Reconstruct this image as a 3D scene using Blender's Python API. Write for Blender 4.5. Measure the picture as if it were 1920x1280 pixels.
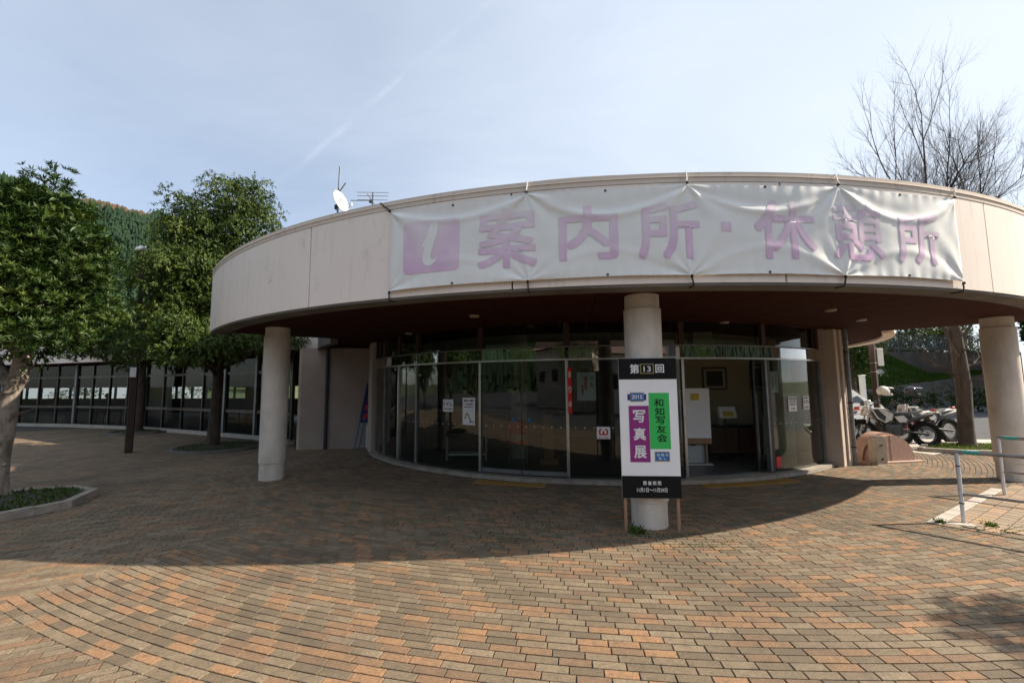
import bpy, bmesh, math, random
import numpy as np
from mathutils import Vector, Matrix, Euler, noise as mnoise
R = math.radians
rng = random.Random(11)
for o in list(bpy.data.objects): bpy.data.objects.remove(o)
scene = bpy.context.scene
col = scene.collection

# ------------------------------------------------------------------ camera
EYE = 1.70
cam_d = bpy.data.cameras.new('camera'); cam = bpy.data.objects.new('camera', cam_d); col.objects.link(cam)
cam_d.lens = 15.27; cam_d.sensor_width = 36.0; cam_d.clip_start = 0.05; cam_d.clip_end = 4000
PITCH, ROLL = 0.098, -0.0083
cam.matrix_world = Matrix.Translation((0, 0, EYE)) @ Matrix.Rotation(R(90) + PITCH, 4, 'X') @ Matrix.Rotation(ROLL, 4, 'Z')
scene.camera = cam
# ------------------------------------------------------------------ light
SUN_EL, SUN_AZ = R(36.5), R(3.0)        # azimuth measured from +X towards +Y
sun_dir = Vector((math.cos(SUN_EL) * math.cos(SUN_AZ), math.cos(SUN_EL) * math.sin(SUN_AZ), math.sin(SUN_EL)))
sd = bpy.data.lights.new('sun', 'SUN'); sd.energy = 5.0; sd.angle = R(0.53); sd.color = (1.0, 0.875, 0.71)
so = bpy.data.objects.new('sun', sd); col.objects.link(so)
so.rotation_euler = (-sun_dir).to_track_quat('-Z', 'Y').to_euler()
so.location = (30, 0, 30)
vs = scene.view_settings
vs.view_transform = 'Standard'; vs.look = 'None'; vs.gamma = 1.0; vs.use_curve_mapping = False; vs.exposure = 0.91
try: scene.cycles.use_denoising = True
except Exception: pass
scene.cycles.max_bounces = 10; scene.cycles.transparent_max_bounces = 16

def ln(nt, a, b): nt.links.new(a, b)
def math_n(nt, op, a, b=None, c=None, clamp=False):
    n = nt.nodes.new('ShaderNodeMath'); n.operation = op; n.use_clamp = clamp
    for i, v in enumerate((a, b, c)):
        if v is None: continue
        if isinstance(v, (int, float)): n.inputs[i].default_value = v
        else: ln(nt, v, n.inputs[i])
    return n.outputs[0]
def mixc(nt, fac, a, b, blend='MIX'):
    n = nt.nodes.new('ShaderNodeMix'); n.data_type = 'RGBA'; n.blend_type = blend
    for s, v in ((n.inputs[0], fac), (n.inputs[6], a), (n.inputs[7], b)):
        if isinstance(v, (int, float)): s.default_value = v
        elif isinstance(v, tuple): s.default_value = (*v, 1) if len(v) == 3 else v
        else: ln(nt, v, s)
    return n.outputs[2]
def ramp(nt, fac, stops):
    n = nt.nodes.new('ShaderNodeValToRGB'); el = n.color_ramp.elements
    while len(el) < len(stops): el.new(0.5)
    for e, (p, c) in zip(el, stops):
        e.position = p; e.color = (c, c, c, 1) if isinstance(c, (int, float)) else (*c, 1)
    ln(nt, fac, n.inputs[0]); return n.outputs[0]
def noise_n(nt, vec, scale, detail=3, rough=0.55, dist=0.0):
    n = nt.nodes.new('ShaderNodeTexNoise'); n.inputs['Scale'].default_value = scale
    n.inputs['Detail'].default_value = detail; n.inputs['Roughness'].default_value = rough
    n.inputs['Distortion'].default_value = dist
    if vec is not None: ln(nt, vec, n.inputs['Vector'])
    return n.outputs[0]

# ------------------------------------------------------------------ sky
def build_world():
    w = bpy.data.worlds.new('World'); scene.world = w; w.use_nodes = True
    nt = w.node_tree; nt.nodes.clear()
    out = nt.nodes.new('ShaderNodeOutputWorld'); bg = nt.nodes.new('ShaderNodeBackground')
    sky = nt.nodes.new('ShaderNodeTexSky'); sky.sky_type = 'NISHITA'; sky.sun_disc = False
    sky.sun_elevation = SUN_EL; sky.sun_rotation = math.pi / 2 - SUN_AZ
    sky.air_density = 1.0; sky.dust_density = 1.0; sky.ozone_density = 1.6; sky.altitude = 150
    tc = nt.nodes.new('ShaderNodeTexCoord'); d = tc.outputs['Generated']
    sep = nt.nodes.new('ShaderNodeSeparateXYZ'); ln(nt, d, sep.inputs[0])
    z = math_n(nt, 'MAXIMUM', sep.outputs[2], 0.0)
    zz = math_n(nt, 'ADD', z, 0.22)
    cmb = nt.nodes.new('ShaderNodeCombineXYZ')
    ln(nt, math_n(nt, 'DIVIDE', sep.outputs[0], zz), cmb.inputs[0]); ln(nt, math_n(nt, 'DIVIDE', sep.outputs[1], zz), cmb.inputs[1])
    mp = nt.nodes.new('ShaderNodeMapping'); mp.inputs['Rotation'].default_value = (0, 0, R(28)); mp.inputs['Scale'].default_value = (0.55, 1.5, 1)
    ln(nt, cmb.outputs[0], mp.inputs[0])
    n1 = noise_n(nt, mp.outputs[0], 0.9, 7, 0.62, 0.7)
    n2 = noise_n(nt, cmb.outputs[0], 0.5, 3, 0.5, 0.3)
    dt = nt.nodes.new('ShaderNodeVectorMath'); dt.operation = 'DOT_PRODUCT'; ln(nt, d, dt.inputs[0]); dt.inputs[1].default_value = sun_dir
    # even milky veil, denser towards the sun, with faint wisps
    veil = math_n(nt, 'MULTIPLY_ADD', dt.outputs['Value'], 0.46, 0.51)
    wisp = math_n(nt, 'ADD', math_n(nt, 'MULTIPLY', math_n(nt, 'SUBTRACT', n1, 0.5), 0.55), math_n(nt, 'MULTIPLY', math_n(nt, 'SUBTRACT', n2, 0.5), 0.75))
    fac = math_n(nt, 'MINIMUM', math_n(nt, 'MAXIMUM', math_n(nt, 'ADD', veil, wisp), 0.30), 0.97)
    # vapour trail: a narrow band along a great circle
    a = Vector((-0.0434, 0.7264, 0.6859)); b = Vector((-0.4455, 0.8042, 0.3933)); nrm = a.cross(b).normalized(); tang = nrm.cross(a).normalized()
    dn = nt.nodes.new('ShaderNodeVectorMath'); dn.operation = 'DOT_PRODUCT'; ln(nt, d, dn.inputs[0]); dn.inputs[1].default_value = nrm
    wob = math_n(nt, 'MULTIPLY', math_n(nt, 'SUBTRACT', noise_n(nt, d, 9, 4, 0.6), 0.5), 0.016)
    off = math_n(nt, 'ABSOLUTE', math_n(nt, 'ADD', dn.outputs['Value'], wob))
    band = math_n(nt, 'SUBTRACT', 1.0, math_n(nt, 'DIVIDE', off, 0.0085), clamp=True)
    da = nt.nodes.new('ShaderNodeVectorMath'); da.operation = 'DOT_PRODUCT'; ln(nt, d, da.inputs[0]); da.inputs[1].default_value = tang
    fade = ramp(nt, da.outputs['Value'], [(0.0, 0.35), (0.22, 0.75), (0.40, 0.9), (0.60, 0.0)])
    patch = ramp(nt, noise_n(nt, d, 14, 3, 0.6), [(0.38, 0.1), (0.6, 1.0)])
    trail = math_n(nt, 'MULTIPLY', math_n(nt, 'MULTIPLY', band, fade), math_n(nt, 'MULTIPLY', patch, 0.12))
    fac = math_n(nt, 'ADD', fac, trail, clamp=True)
    c = mixc(nt, fac, sky.outputs[0], (5.45, 5.98, 6.75))
    ln(nt, c, bg.inputs[0]); bg.inputs[1].default_value = 0.091
    ln(nt, bg.outputs[0], out.inputs[0])
build_world()

# ------------------------------------------------------------------ materials
MATS = {}
def new_mat(name):
    m = bpy.data.materials.new(name); m.use_nodes = True; nt = m.node_tree
    MATS[name] = m
    return m, nt, nt.nodes['Principled BSDF']
def M(name, c, c2=None, rough=0.6, metal=0.0, scale=6.0, bump=0.0, bscale=None, spec=0.5, stretch=None, detail=4, lo=0.35, hi=0.68):
    """two-tone noise paint / stone / wood"""
    m, nt, b = new_mat(name)
    b.inputs['Roughness'].default_value = rough; b.inputs['Metallic'].default_value = metal
    b.inputs['Specular IOR Level'].default_value = spec
    tc = nt.nodes.new('ShaderNodeTexCoord'); v = tc.outputs['Object']
    if stretch:
        mp = nt.nodes.new('ShaderNodeMapping'); mp.inputs['Scale'].default_value = stretch; ln(nt, v, mp.inputs[0]); v = mp.outputs[0]
    if c2 is None: c2 = tuple(x * 0.86 for x in c)
    f = ramp(nt, noise_n(nt, v, scale, detail, 0.6), [(lo, 0.0), (hi, 1.0)])
    ln(nt, mixc(nt, f, c, c2), b.inputs['Base Color'])
    if bump:
        bn = nt.nodes.new('ShaderNodeBump'); bn.inputs['Strength'].default_value = bump; bn.inputs['Distance'].default_value = 0.01
        ln(nt, noise_n(nt, v, bscale or scale * 5, 3), bn.inputs['Height']); ln(nt, bn.outputs[0], b.inputs['Normal'])
    return m
def tone_mat(name, stops, attr='tone', rough=0.85, grain=40.0, gamt=0.35, bump=0.5, stain=None, spec=0.3):
    """colour per piece from its own 'tone' value, speckled grain, big dirt stains"""
    m, nt, b = new_mat(name); b.inputs['Roughness'].default_value = rough; b.inputs['Specular IOR Level'].default_value = spec
    at = nt.nodes.new('ShaderNodeAttribute'); at.attribute_name = attr
    base = ramp(nt, at.outputs['Fac'], stops)
    nt.nodes[-1].color_ramp.interpolation = 'LINEAR'
    geo = nt.nodes.new('ShaderNodeNewGeometry'); p = geo.outputs['Position']
    g = ramp(nt, noise_n(nt, p, grain, 5, 0.75), [(0.3, 1.0 - gamt), (0.7, 1.0 + gamt * 0.5)])
    c = mixc(nt, 1.0, base, g, 'MULTIPLY')
    if stain:
        s = ramp(nt, noise_n(nt, p, stain[0], 5, 0.65, 0.4), [(stain[1], 0.0), (stain[2], 1.0)])
        c = mixc(nt, math_n(nt, 'MULTIPLY', s, stain[4]), c, stain[3])
    if stain:
        s2 = ramp(nt, noise_n(nt, p, 13.0, 6, 0.72, 0.3), [(0.47, 0.0), (0.70, 1.0)]); c = mixc(nt, math_n(nt, 'MULTIPLY', s2, 0.55), c, stain[3])
    ln(nt, c, b.inputs['Base Color'])
    if bump:
        bn = nt.nodes.new('ShaderNodeBump'); bn.inputs['Strength'].default_value = bump; bn.inputs['Distance'].default_value = 0.004
        ln(nt, noise_n(nt, p, grain * 2.2, 4), bn.inputs['Height']); ln(nt, bn.outputs[0], b.inputs['Normal'])
    return m
def glass_mat(name, tint=(0.80, 0.86, 0.84), ior=1.5, wav=0.02, boost=1.0):
    m = bpy.data.materials.new(name); m.use_nodes = True; nt = m.node_tree; nt.nodes.clear(); MATS[name] = m
    out = nt.nodes.new('ShaderNodeOutputMaterial'); mx = nt.nodes.new('ShaderNodeMixShader')
    t = nt.nodes.new('ShaderNodeBsdfTransparent'); t.inputs[0].default_value = (*tint, 1)
    gl = nt.nodes.new('ShaderNodeBsdfGlossy'); gl.inputs['Roughness'].default_value = 0.0
    geo = nt.nodes.new('ShaderNodeNewGeometry'); dd = nt.nodes.new('ShaderNodeVectorMath'); dd.operation = 'DOT_PRODUCT'; ln(nt, geo.outputs['Incoming'], dd.inputs[0]); ln(nt, geo.outputs['Normal'], dd.inputs[1])
    f0 = ((ior - 1) / (ior + 1)) ** 2; cs_ = math_n(nt, 'ABSOLUTE', dd.outputs['Value']); sch = math_n(nt, 'MULTIPLY_ADD', math_n(nt, 'POWER', math_n(nt, 'SUBTRACT', 1.0, cs_, clamp=True), 5.0), 1 - f0, f0)
    tc = nt.nodes.new('ShaderNodeTexCoord')
    bn = nt.nodes.new('ShaderNodeBump'); bn.inputs['Strength'].default_value = wav; bn.inputs['Distance'].default_value = 0.05
    ln(nt, noise_n(nt, tc.outputs['Object'], 1.6, 2), bn.inputs['Height']); ln(nt, bn.outputs[0], gl.inputs['Normal'])
    ln(nt, math_n(nt, 'MULTIPLY', sch, boost, clamp=True), mx.inputs[0]); ln(nt, t.outputs[0], mx.inputs[1]); ln(nt, gl.outputs[0], mx.inputs[2]); ln(nt, mx.outputs[0], out.inputs[0])
    return m
def leaf_mat(name, stops, rough=0.45, trans=0.3):
    m = bpy.data.materials.new(name); m.use_nodes = True; nt = m.node_tree; MATS[name] = m
    b = nt.nodes['Principled BSDF']; out = nt.nodes['Material Output']
    b.inputs['Roughness'].default_value = rough; b.inputs['Specular IOR Level'].default_value = 0.2 if rough < 0.6 else 0.08
    at = nt.nodes.new('ShaderNodeAttribute'); at.attribute_name = 'tone'
    c = ramp(nt, at.outputs['Fac'], stops); ln(nt, c, b.inputs['Base Color'])
    tr = nt.nodes.new('ShaderNodeBsdfTranslucent'); ln(nt, mixc(nt, 1.0, c, (1.5, 1.7, 0.6), 'MULTIPLY'), tr.inputs[0])
    mx = nt.nodes.new('ShaderNodeMixShader'); mx.inputs[0].default_value = trans
    ln(nt, b.outputs[0], mx.inputs[1]); ln(nt, tr.outputs[0], mx.inputs[2]); ln(nt, mx.outputs[0], out.inputs[0])
    return m

def fascia_mat():
    """cream painted concrete: fine grain, vertical run-off streaks below the coping, hairline cracks"""
    m, nt, b = new_mat('cream_paint'); b.inputs['Roughness'].default_value = 0.8; b.inputs['Specular IOR Level'].default_value = 0.2
    geo = nt.nodes.new('ShaderNodeNewGeometry'); p = geo.outputs['Position']
    mp = nt.nodes.new('ShaderNodeMapping'); mp.inputs['Scale'].default_value = (9, 9, 0.5); ln(nt, p, mp.inputs[0])
    st = ramp(nt, noise_n(nt, mp.outputs[0], 1.0, 5, 0.7), [(0.56, 0.0), (0.8, 1.0)])
    big = ramp(nt, noise_n(nt, p, 1.1, 3), [(0.35, 0.0), (0.7, 1.0)])
    c = mixc(nt, math_n(nt, 'MULTIPLY', big, 0.35), (0.87, 0.775, 0.70), (0.80, 0.705, 0.635))
    c = mixc(nt, math_n(nt, 'MULTIPLY', st, 0.27), c, (0.34, 0.29, 0.24))
    mq = nt.nodes.new('ShaderNodeMapping'); mq.inputs['Scale'].default_value = (1, 1, 0.55); ln(nt, p, mq.inputs[0])
    sm = ramp(nt, noise_n(nt, mq.outputs[0], 3.6, 7, 0.75, 0.5), [(0.56, 0.0), (0.76, 1.0)])
    c = mixc(nt, math_n(nt, 'MULTIPLY', sm, 0.35), c, (0.33, 0.29, 0.22))
    vo = nt.nodes.new('ShaderNodeTexVoronoi'); vo.feature = 'DISTANCE_TO_EDGE'; vo.inputs['Scale'].default_value = 1.7
    wp = nt.nodes.new('ShaderNodeVectorMath'); wp.operation = 'ADD'; ln(nt, p, wp.inputs[0])
    wn = nt.nodes.new('ShaderNodeTexNoise'); wn.inputs['Scale'].default_value = 3.0; ln(nt, p, wn.inputs['Vector']); ln(nt, wn.outputs['Color'], wp.inputs[1])
    ln(nt, wp.outputs[0], vo.inputs['Vector'])
    cr = math_n(nt, 'SUBTRACT', 1.0, math_n(nt, 'DIVIDE', vo.outputs['Distance'], 0.005), clamp=True)
    crk = math_n(nt, 'MULTIPLY', cr, ramp(nt, noise_n(nt, p, 0.8, 2), [(0.50, 0.0), (0.62, 0.5)]))
    c = mixc(nt, crk, c, (0.16, 0.13, 0.11))
    ln(nt, c, b.inputs['Base Color'])
    bn = nt.nodes.new('ShaderNodeBump'); bn.inputs['Strength'].default_value = 0.25; bn.inputs['Distance'].default_value = 0.006
    ln(nt, noise_n(nt, p, 60, 3), bn.inputs['Height']); ln(nt, bn.outputs[0], b.inputs['Normal'])
    return m
fascia_mat()
def coping_mat():
    m, nt, b = new_mat('coping_concrete'); b.inputs['Roughness'].default_value = 0.85; b.inputs['Specular IOR Level'].default_value = 0.2
    geo = nt.nodes.new('ShaderNodeNewGeometry'); p = geo.outputs['Position']
    mp = nt.nodes.new('ShaderNodeMapping'); mp.inputs['Scale'].default_value = (5, 5, 1.2); ln(nt, p, mp.inputs[0])
    s = ramp(nt, noise_n(nt, mp.outputs[0], 1.2, 7, 0.75), [(0.55, 0.0), (0.72, 1.0)])
    c = mixc(nt, math_n(nt, 'MULTIPLY', s, 0.6), (0.66, 0.57, 0.49), (0.24, 0.19, 0.15))
    ln(nt, c, b.inputs['Base Color'])
coping_mat()
M('soffit_wood', (0.055, 0.014, 0.007), (0.034, 0.009, 0.0048), rough=0.8, scale=3, stretch=(0.3, 14, 1), bump=0.2, spec=0.12)
M('column_concrete', (0.70, 0.645, 0.58), (0.46, 0.41, 0.35), rough=0.85, scale=2.6, stretch=(1, 1, 0.45), bump=0.5, bscale=45, detail=7)
M('roof_gravel', (0.30, 0.29, 0.27), rough=0.9, scale=20)
M('dark_metal', (0.035, 0.035, 0.037), (0.02, 0.02, 0.022), rough=0.4, metal=0.6)
M('grey_metal', (0.23, 0.24, 0.245), (0.16, 0.165, 0.17), rough=0.42, metal=0.6)
M('steel', (0.55, 0.55, 0.54), (0.42, 0.42, 0.41), rough=0.3, metal=0.9, scale=12)
M('bronze_frame', (0.10, 0.085, 0.07), (0.06, 0.05, 0.042), rough=0.4, metal=0.5)
M('red_brown_post', (0.045, 0.014, 0.009), rough=0.6)
M('wall_cream', (0.50, 0.42, 0.35), (0.43, 0.355, 0.29), rough=0.85, scale=2.5, bump=0.2, bscale=50)
M('wall_mauve', (0.36, 0.29, 0.255), (0.31, 0.25, 0.22), rough=0.85, scale=2.5, bump=0.2, bscale=50)
M('interior_wall', (0.50, 0.40, 0.27), (0.45, 0.36, 0.24), rough=0.8, scale=2)
M('interior_floor', (0.10, 0.10, 0.10), (0.07, 0.07, 0.07), rough=0.35, scale=4)
M('interior_ceiling', (0.55, 0.52, 0.46), rough=0.9)
M('kerb_stone', (0.36, 0.31, 0.26), (0.22, 0.19, 0.155), rough=0.9, scale=7, bump=0.6, bscale=50)
M('pale_concrete', (0.50, 0.46, 0.40), (0.38, 0.34, 0.29), rough=0.9, scale=5, bump=0.4, bscale=50)
M('dark_concrete', (0.17, 0.155, 0.14), (0.10, 0.09, 0.08), rough=0.9, scale=1.2, bump=0.4, bscale=20, stretch=(1, 1, 0.4))
M('asphalt', (0.055, 0.055, 0.058), (0.040, 0.040, 0.042), rough=0.9, scale=1.2, bump=0.4, bscale=120)
M('mortar', (0.070, 0.060, 0.048), (0.045, 0.042, 0.028), rough=0.95, scale=5)
M('soil', (0.060, 0.048, 0.032), (0.032, 0.036, 0.016), rough=1.0, scale=5, bump=0.8, bscale=40)
M('meadow', (0.055, 0.085, 0.022), (0.085, 0.095, 0.035), rough=1.0, scale=0.8, bump=0.6, bscale=30)
M('white_paint', (0.78, 0.77, 0.74), (0.70, 0.69, 0.66), rough=0.5)
M('paper', (0.85, 0.85, 0.86), (0.81, 0.81, 0.82), rough=0.7, scale=3)
M('print_black', (0.010, 0.010, 0.011), (0.014, 0.014, 0.015), rough=0.7, spec=0.12)
M('print_white', (0.78, 0.78, 0.78), rough=0.6)
M('print_purple', (0.27, 0.022, 0.20), (0.25, 0.02, 0.185), rough=0.6)
M('print_green', (0.035, 0.50, 0.10), (0.03, 0.47, 0.09), rough=0.6)
M('print_blue', (0.02, 0.16, 0.42), rough=0.6)
M('print_navy', (0.03, 0.02, 0.22), rough=0.6)
M('print_gold', (0.24, 0.20, 0.09), rough=0.5)
M('print_red', (0.75, 0.03, 0.02), rough=0.6)
M('print_yellow', (0.62, 0.46, 0.05), rough=0.6)
M('wood_leg', (0.34, 0.20, 0.12), (0.27, 0.15, 0.085), rough=0.65, scale=5, stretch=(10, 10, 1))
M('wood_dark', (0.13, 0.06, 0.03), (0.08, 0.035, 0.02), rough=0.5, scale=5, stretch=(10, 10, 1))
M('tactile_yellow', (0.42, 0.24, 0.045), (0.30, 0.17, 0.04), rough=0.8, scale=8)
M('slate_pipe', (0.035, 0.045, 0.065), rough=0.5)
M('blue_fabric', (0.012, 0.025, 0.16), rough=0.7)
M('blue_paint', (0.02, 0.16, 0.28), rough=0.5)
M('pink_fabric', (0.50, 0.03, 0.13), (0.38, 0.02, 0.09), rough=0.8)
M('red_fabric', (0.70, 0.02, 0.015), rough=0.7)
M('cabinet_grey', (0.42, 0.43, 0.42), rough=0.5)
M('cabinet_dark', (0.030, 0.024, 0.020), rough=0.5)
M('pink_stone', (0.40, 0.25, 0.195), (0.31, 0.19, 0.145), rough=0.6, scale=14, detail=6)
M('pole_brown', (0.040, 0.020, 0.015), (0.028, 0.014, 0.010), rough=0.6)
M('rope_black', (0.02, 0.02, 0.02), rough=0.8)
M('rope_white', (0.7, 0.7, 0.68), rough=0.8)
M('dish_white', (0.82, 0.81, 0.77), rough=0.4)
M('rail_white', (0.70, 0.72, 0.78), (0.58, 0.60, 0.64), rough=0.35, metal=0.2)
M('rail_steel', (0.30, 0.29, 0.28), (0.2, 0.19, 0.18), rough=0.35, metal=0.7)
M('tape_teal', (0.07, 0.35, 0.30), rough=0.6)
M('rubber', (0.012, 0.012, 0.012), (0.018, 0.018, 0.017), rough=0.9, scale=20, spec=0.15)
M('plastic_black', (0.016, 0.016, 0.018), rough=0.45)
M('plastic_white', (0.58, 0.57, 0.54), rough=0.35)
M('plastic_red', (0.50, 0.02, 0.015), rough=0.3)
M('engine', (0.07, 0.068, 0.066), (0.035, 0.035, 0.035), rough=0.5, metal=0.4)
M('box_steel', (0.34, 0.31, 0.27), (0.26, 0.235, 0.20), rough=0.35, metal=0.6)
M('helmet_white', (0.78, 0.76, 0.70), rough=0.18)
M('helmet_dark', (0.05, 0.05, 0.06), rough=0.12)
M('car_white', (0.78, 0.78, 0.77), rough=0.22)
M('car_glass', (0.015, 0.022, 0.022), rough=0.05, spec=0.8)
M('lamp_red', (0.45, 0.02, 0.01), rough=0.3)
M('lamp_amber', (0.6, 0.25, 0.02), rough=0.3)
M('bark_grey', (0.27, 0.23, 0.19), (0.12, 0.095, 0.074), rough=0.95, lo=0.46, hi=0.62, scale=7, bump=1.0, bscale=16, detail=7, stretch=(1, 1, 0.45))
M('bark_dark', (0.085, 0.065, 0.048), (0.04, 0.03, 0.022), rough=0.95, scale=9, bump=1.0, bscale=22, stretch=(1, 1, 0.35))
M('bark_brown', (0.15, 0.115, 0.085), (0.07, 0.052, 0.038), rough=0.95, scale=8, bump=1.0, bscale=22, stretch=(1, 1, 0.35))
M('skin', (0.45, 0.28, 0.2), rough=0.6)
M('dark_cloth', (0.03, 0.03, 0.035), rough=0.9)
M('bluish_white', (0.62, 0.66, 0.70), (0.54, 0.58, 0.62), rough=0.8)
M('roof_tile', (0.10, 0.09, 0.085), (0.06, 0.055, 0.05), rough=0.6)
M('roof_brown', (0.16, 0.085, 0.06), (0.10, 0.055, 0.04), rough=0.7)
M('orange_wood', (0.28, 0.11, 0.04), rough=0.6)
M('downlight', (0.34, 0.28, 0.20), rough=0.4)
glass_mat('glass', (0.66, 0.72, 0.70), 1.5, 0.05, 1.5)
glass_mat('wing_glass', (0.60, 0.64, 0.66), 1.5, 0.03, 0.4)
glass_mat('coated_glass', (0.55, 0.6, 0.58), 1.5, 0.03, 6.0)
BRICK = [(0.0, (0.142, 0.107, 0.072)), (0.30, (0.194, 0.148, 0.097)), (0.58, (0.248, 0.191, 0.128)), (0.64, (0.196, 0.127, 0.080)), (0.80, (0.268, 0.160, 0.090)), (1.0, (0.325, 0.188, 0.100))]
tone_mat('paver_brick', BRICK, grain=55, gamt=0.42, bump=0.8, stain=(0.8, 0.47, 0.68, (0.082, 0.068, 0.050), 0.62))
tone_mat('square_tile', [(0.0, (0.27, 0.21, 0.15)), (0.6, (0.34, 0.26, 0.185)), (1.0, (0.42, 0.27, 0.16))], grain=45, gamt=0.35)
leaf_mat('leaf_rosette', [(0.0, (0.014, 0.032, 0.007)), (0.55, (0.030, 0.060, 0.010)), (1.0, (0.088, 0.118, 0.020))], 0.42, 0.10)
leaf_mat('leaf_droop', [(0.0, (0.024, 0.048, 0.009)), (0.55, (0.054, 0.086, 0.015)), (1.0, (0.115, 0.142, 0.028))], 0.48, 0.14)
leaf_mat('leaf_dark', [(0.0, (0.012, 0.028, 0.009)), (1.0, (0.045, 0.070, 0.018))], 0.75, 0.12)
leaf_mat('leaf_willow', [(0.0, (0.05, 0.085, 0.02)), (1.0, (0.13, 0.16, 0.05))], 0.5, 0.35)
leaf_mat('grass_blade', [(0.0, (0.030, 0.055, 0.012)), (0.7, (0.060, 0.110, 0.020)), (1.0, (0.14, 0.14, 0.05))], 0.6, 0.25)
leaf_mat('dry_leaf', [(0.0, (0.30, 0.20, 0.04)), (1.0, (0.42, 0.33, 0.10))], 0.7, 0.1)
leaf_mat('cedar', [(0.0, (0.014, 0.030, 0.018)), (0.6, (0.026, 0.050, 0.026)), (0.8, (0.042, 0.066, 0.030)), (0.9, (0.085, 0.056, 0.036)), (1.0, (0.12, 0.075, 0.050))], 0.9, 0.0)

def banner_mat(name, ink):
    """sun-bleached vinyl; the print keeps more ink towards the lower hem, patchy"""
    m, nt, b = new_mat(name); b.inputs['Roughness'].default_value = 0.75; b.inputs['Specular IOR Level'].default_value = 0.15
    geo = nt.nodes.new('ShaderNodeNewGeometry'); p = geo.outputs['Position']
    d = ramp(nt, noise_n(nt, p, 2.2, 6, 0.7), [(0.45, 0.0), (0.75, 1.0)])
    base = mixc(nt, math_n(nt, 'MULTIPLY', d, 0.35), (0.80, 0.80, 0.775), (0.66, 0.66, 0.635))
    if ink:
        wear = ramp(nt, noise_n(nt, p, 3.0, 4, 0.6), [(0.35, 0.0), (0.65, 1.0)])
        sep = nt.nodes.new('ShaderNodeSeparateXYZ'); ln(nt, p, sep.inputs[0])
        low = math_n(nt, 'SUBTRACT', 1.0, math_n(nt, 'DIVIDE', math_n(nt, 'SUBTRACT', sep.outputs[2], 3.0), 0.7), clamp=True)
        k = math_n(nt, 'ADD', math_n(nt, 'MULTIPLY', wear, 0.22), math_n(nt, 'ADD', 0.13, math_n(nt, 'MULTIPLY', low, 0.32)), clamp=True)
        base = mixc(nt, k, base, (0.58, 0.24, 0.55))
    else:
        spots = ramp(nt, noise_n(nt, p, 9, 6, 0.75), [(0.66, 0.0), (0.76, 1.0)])
        base = mixc(nt, math_n(nt, 'MULTIPLY', spots, 0.3), base, (0.22, 0.22, 0.20))
    ln(nt, base, b.inputs['Base Color'])
banner_mat('vinyl', False); banner_mat('faded_ink', True)

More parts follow.
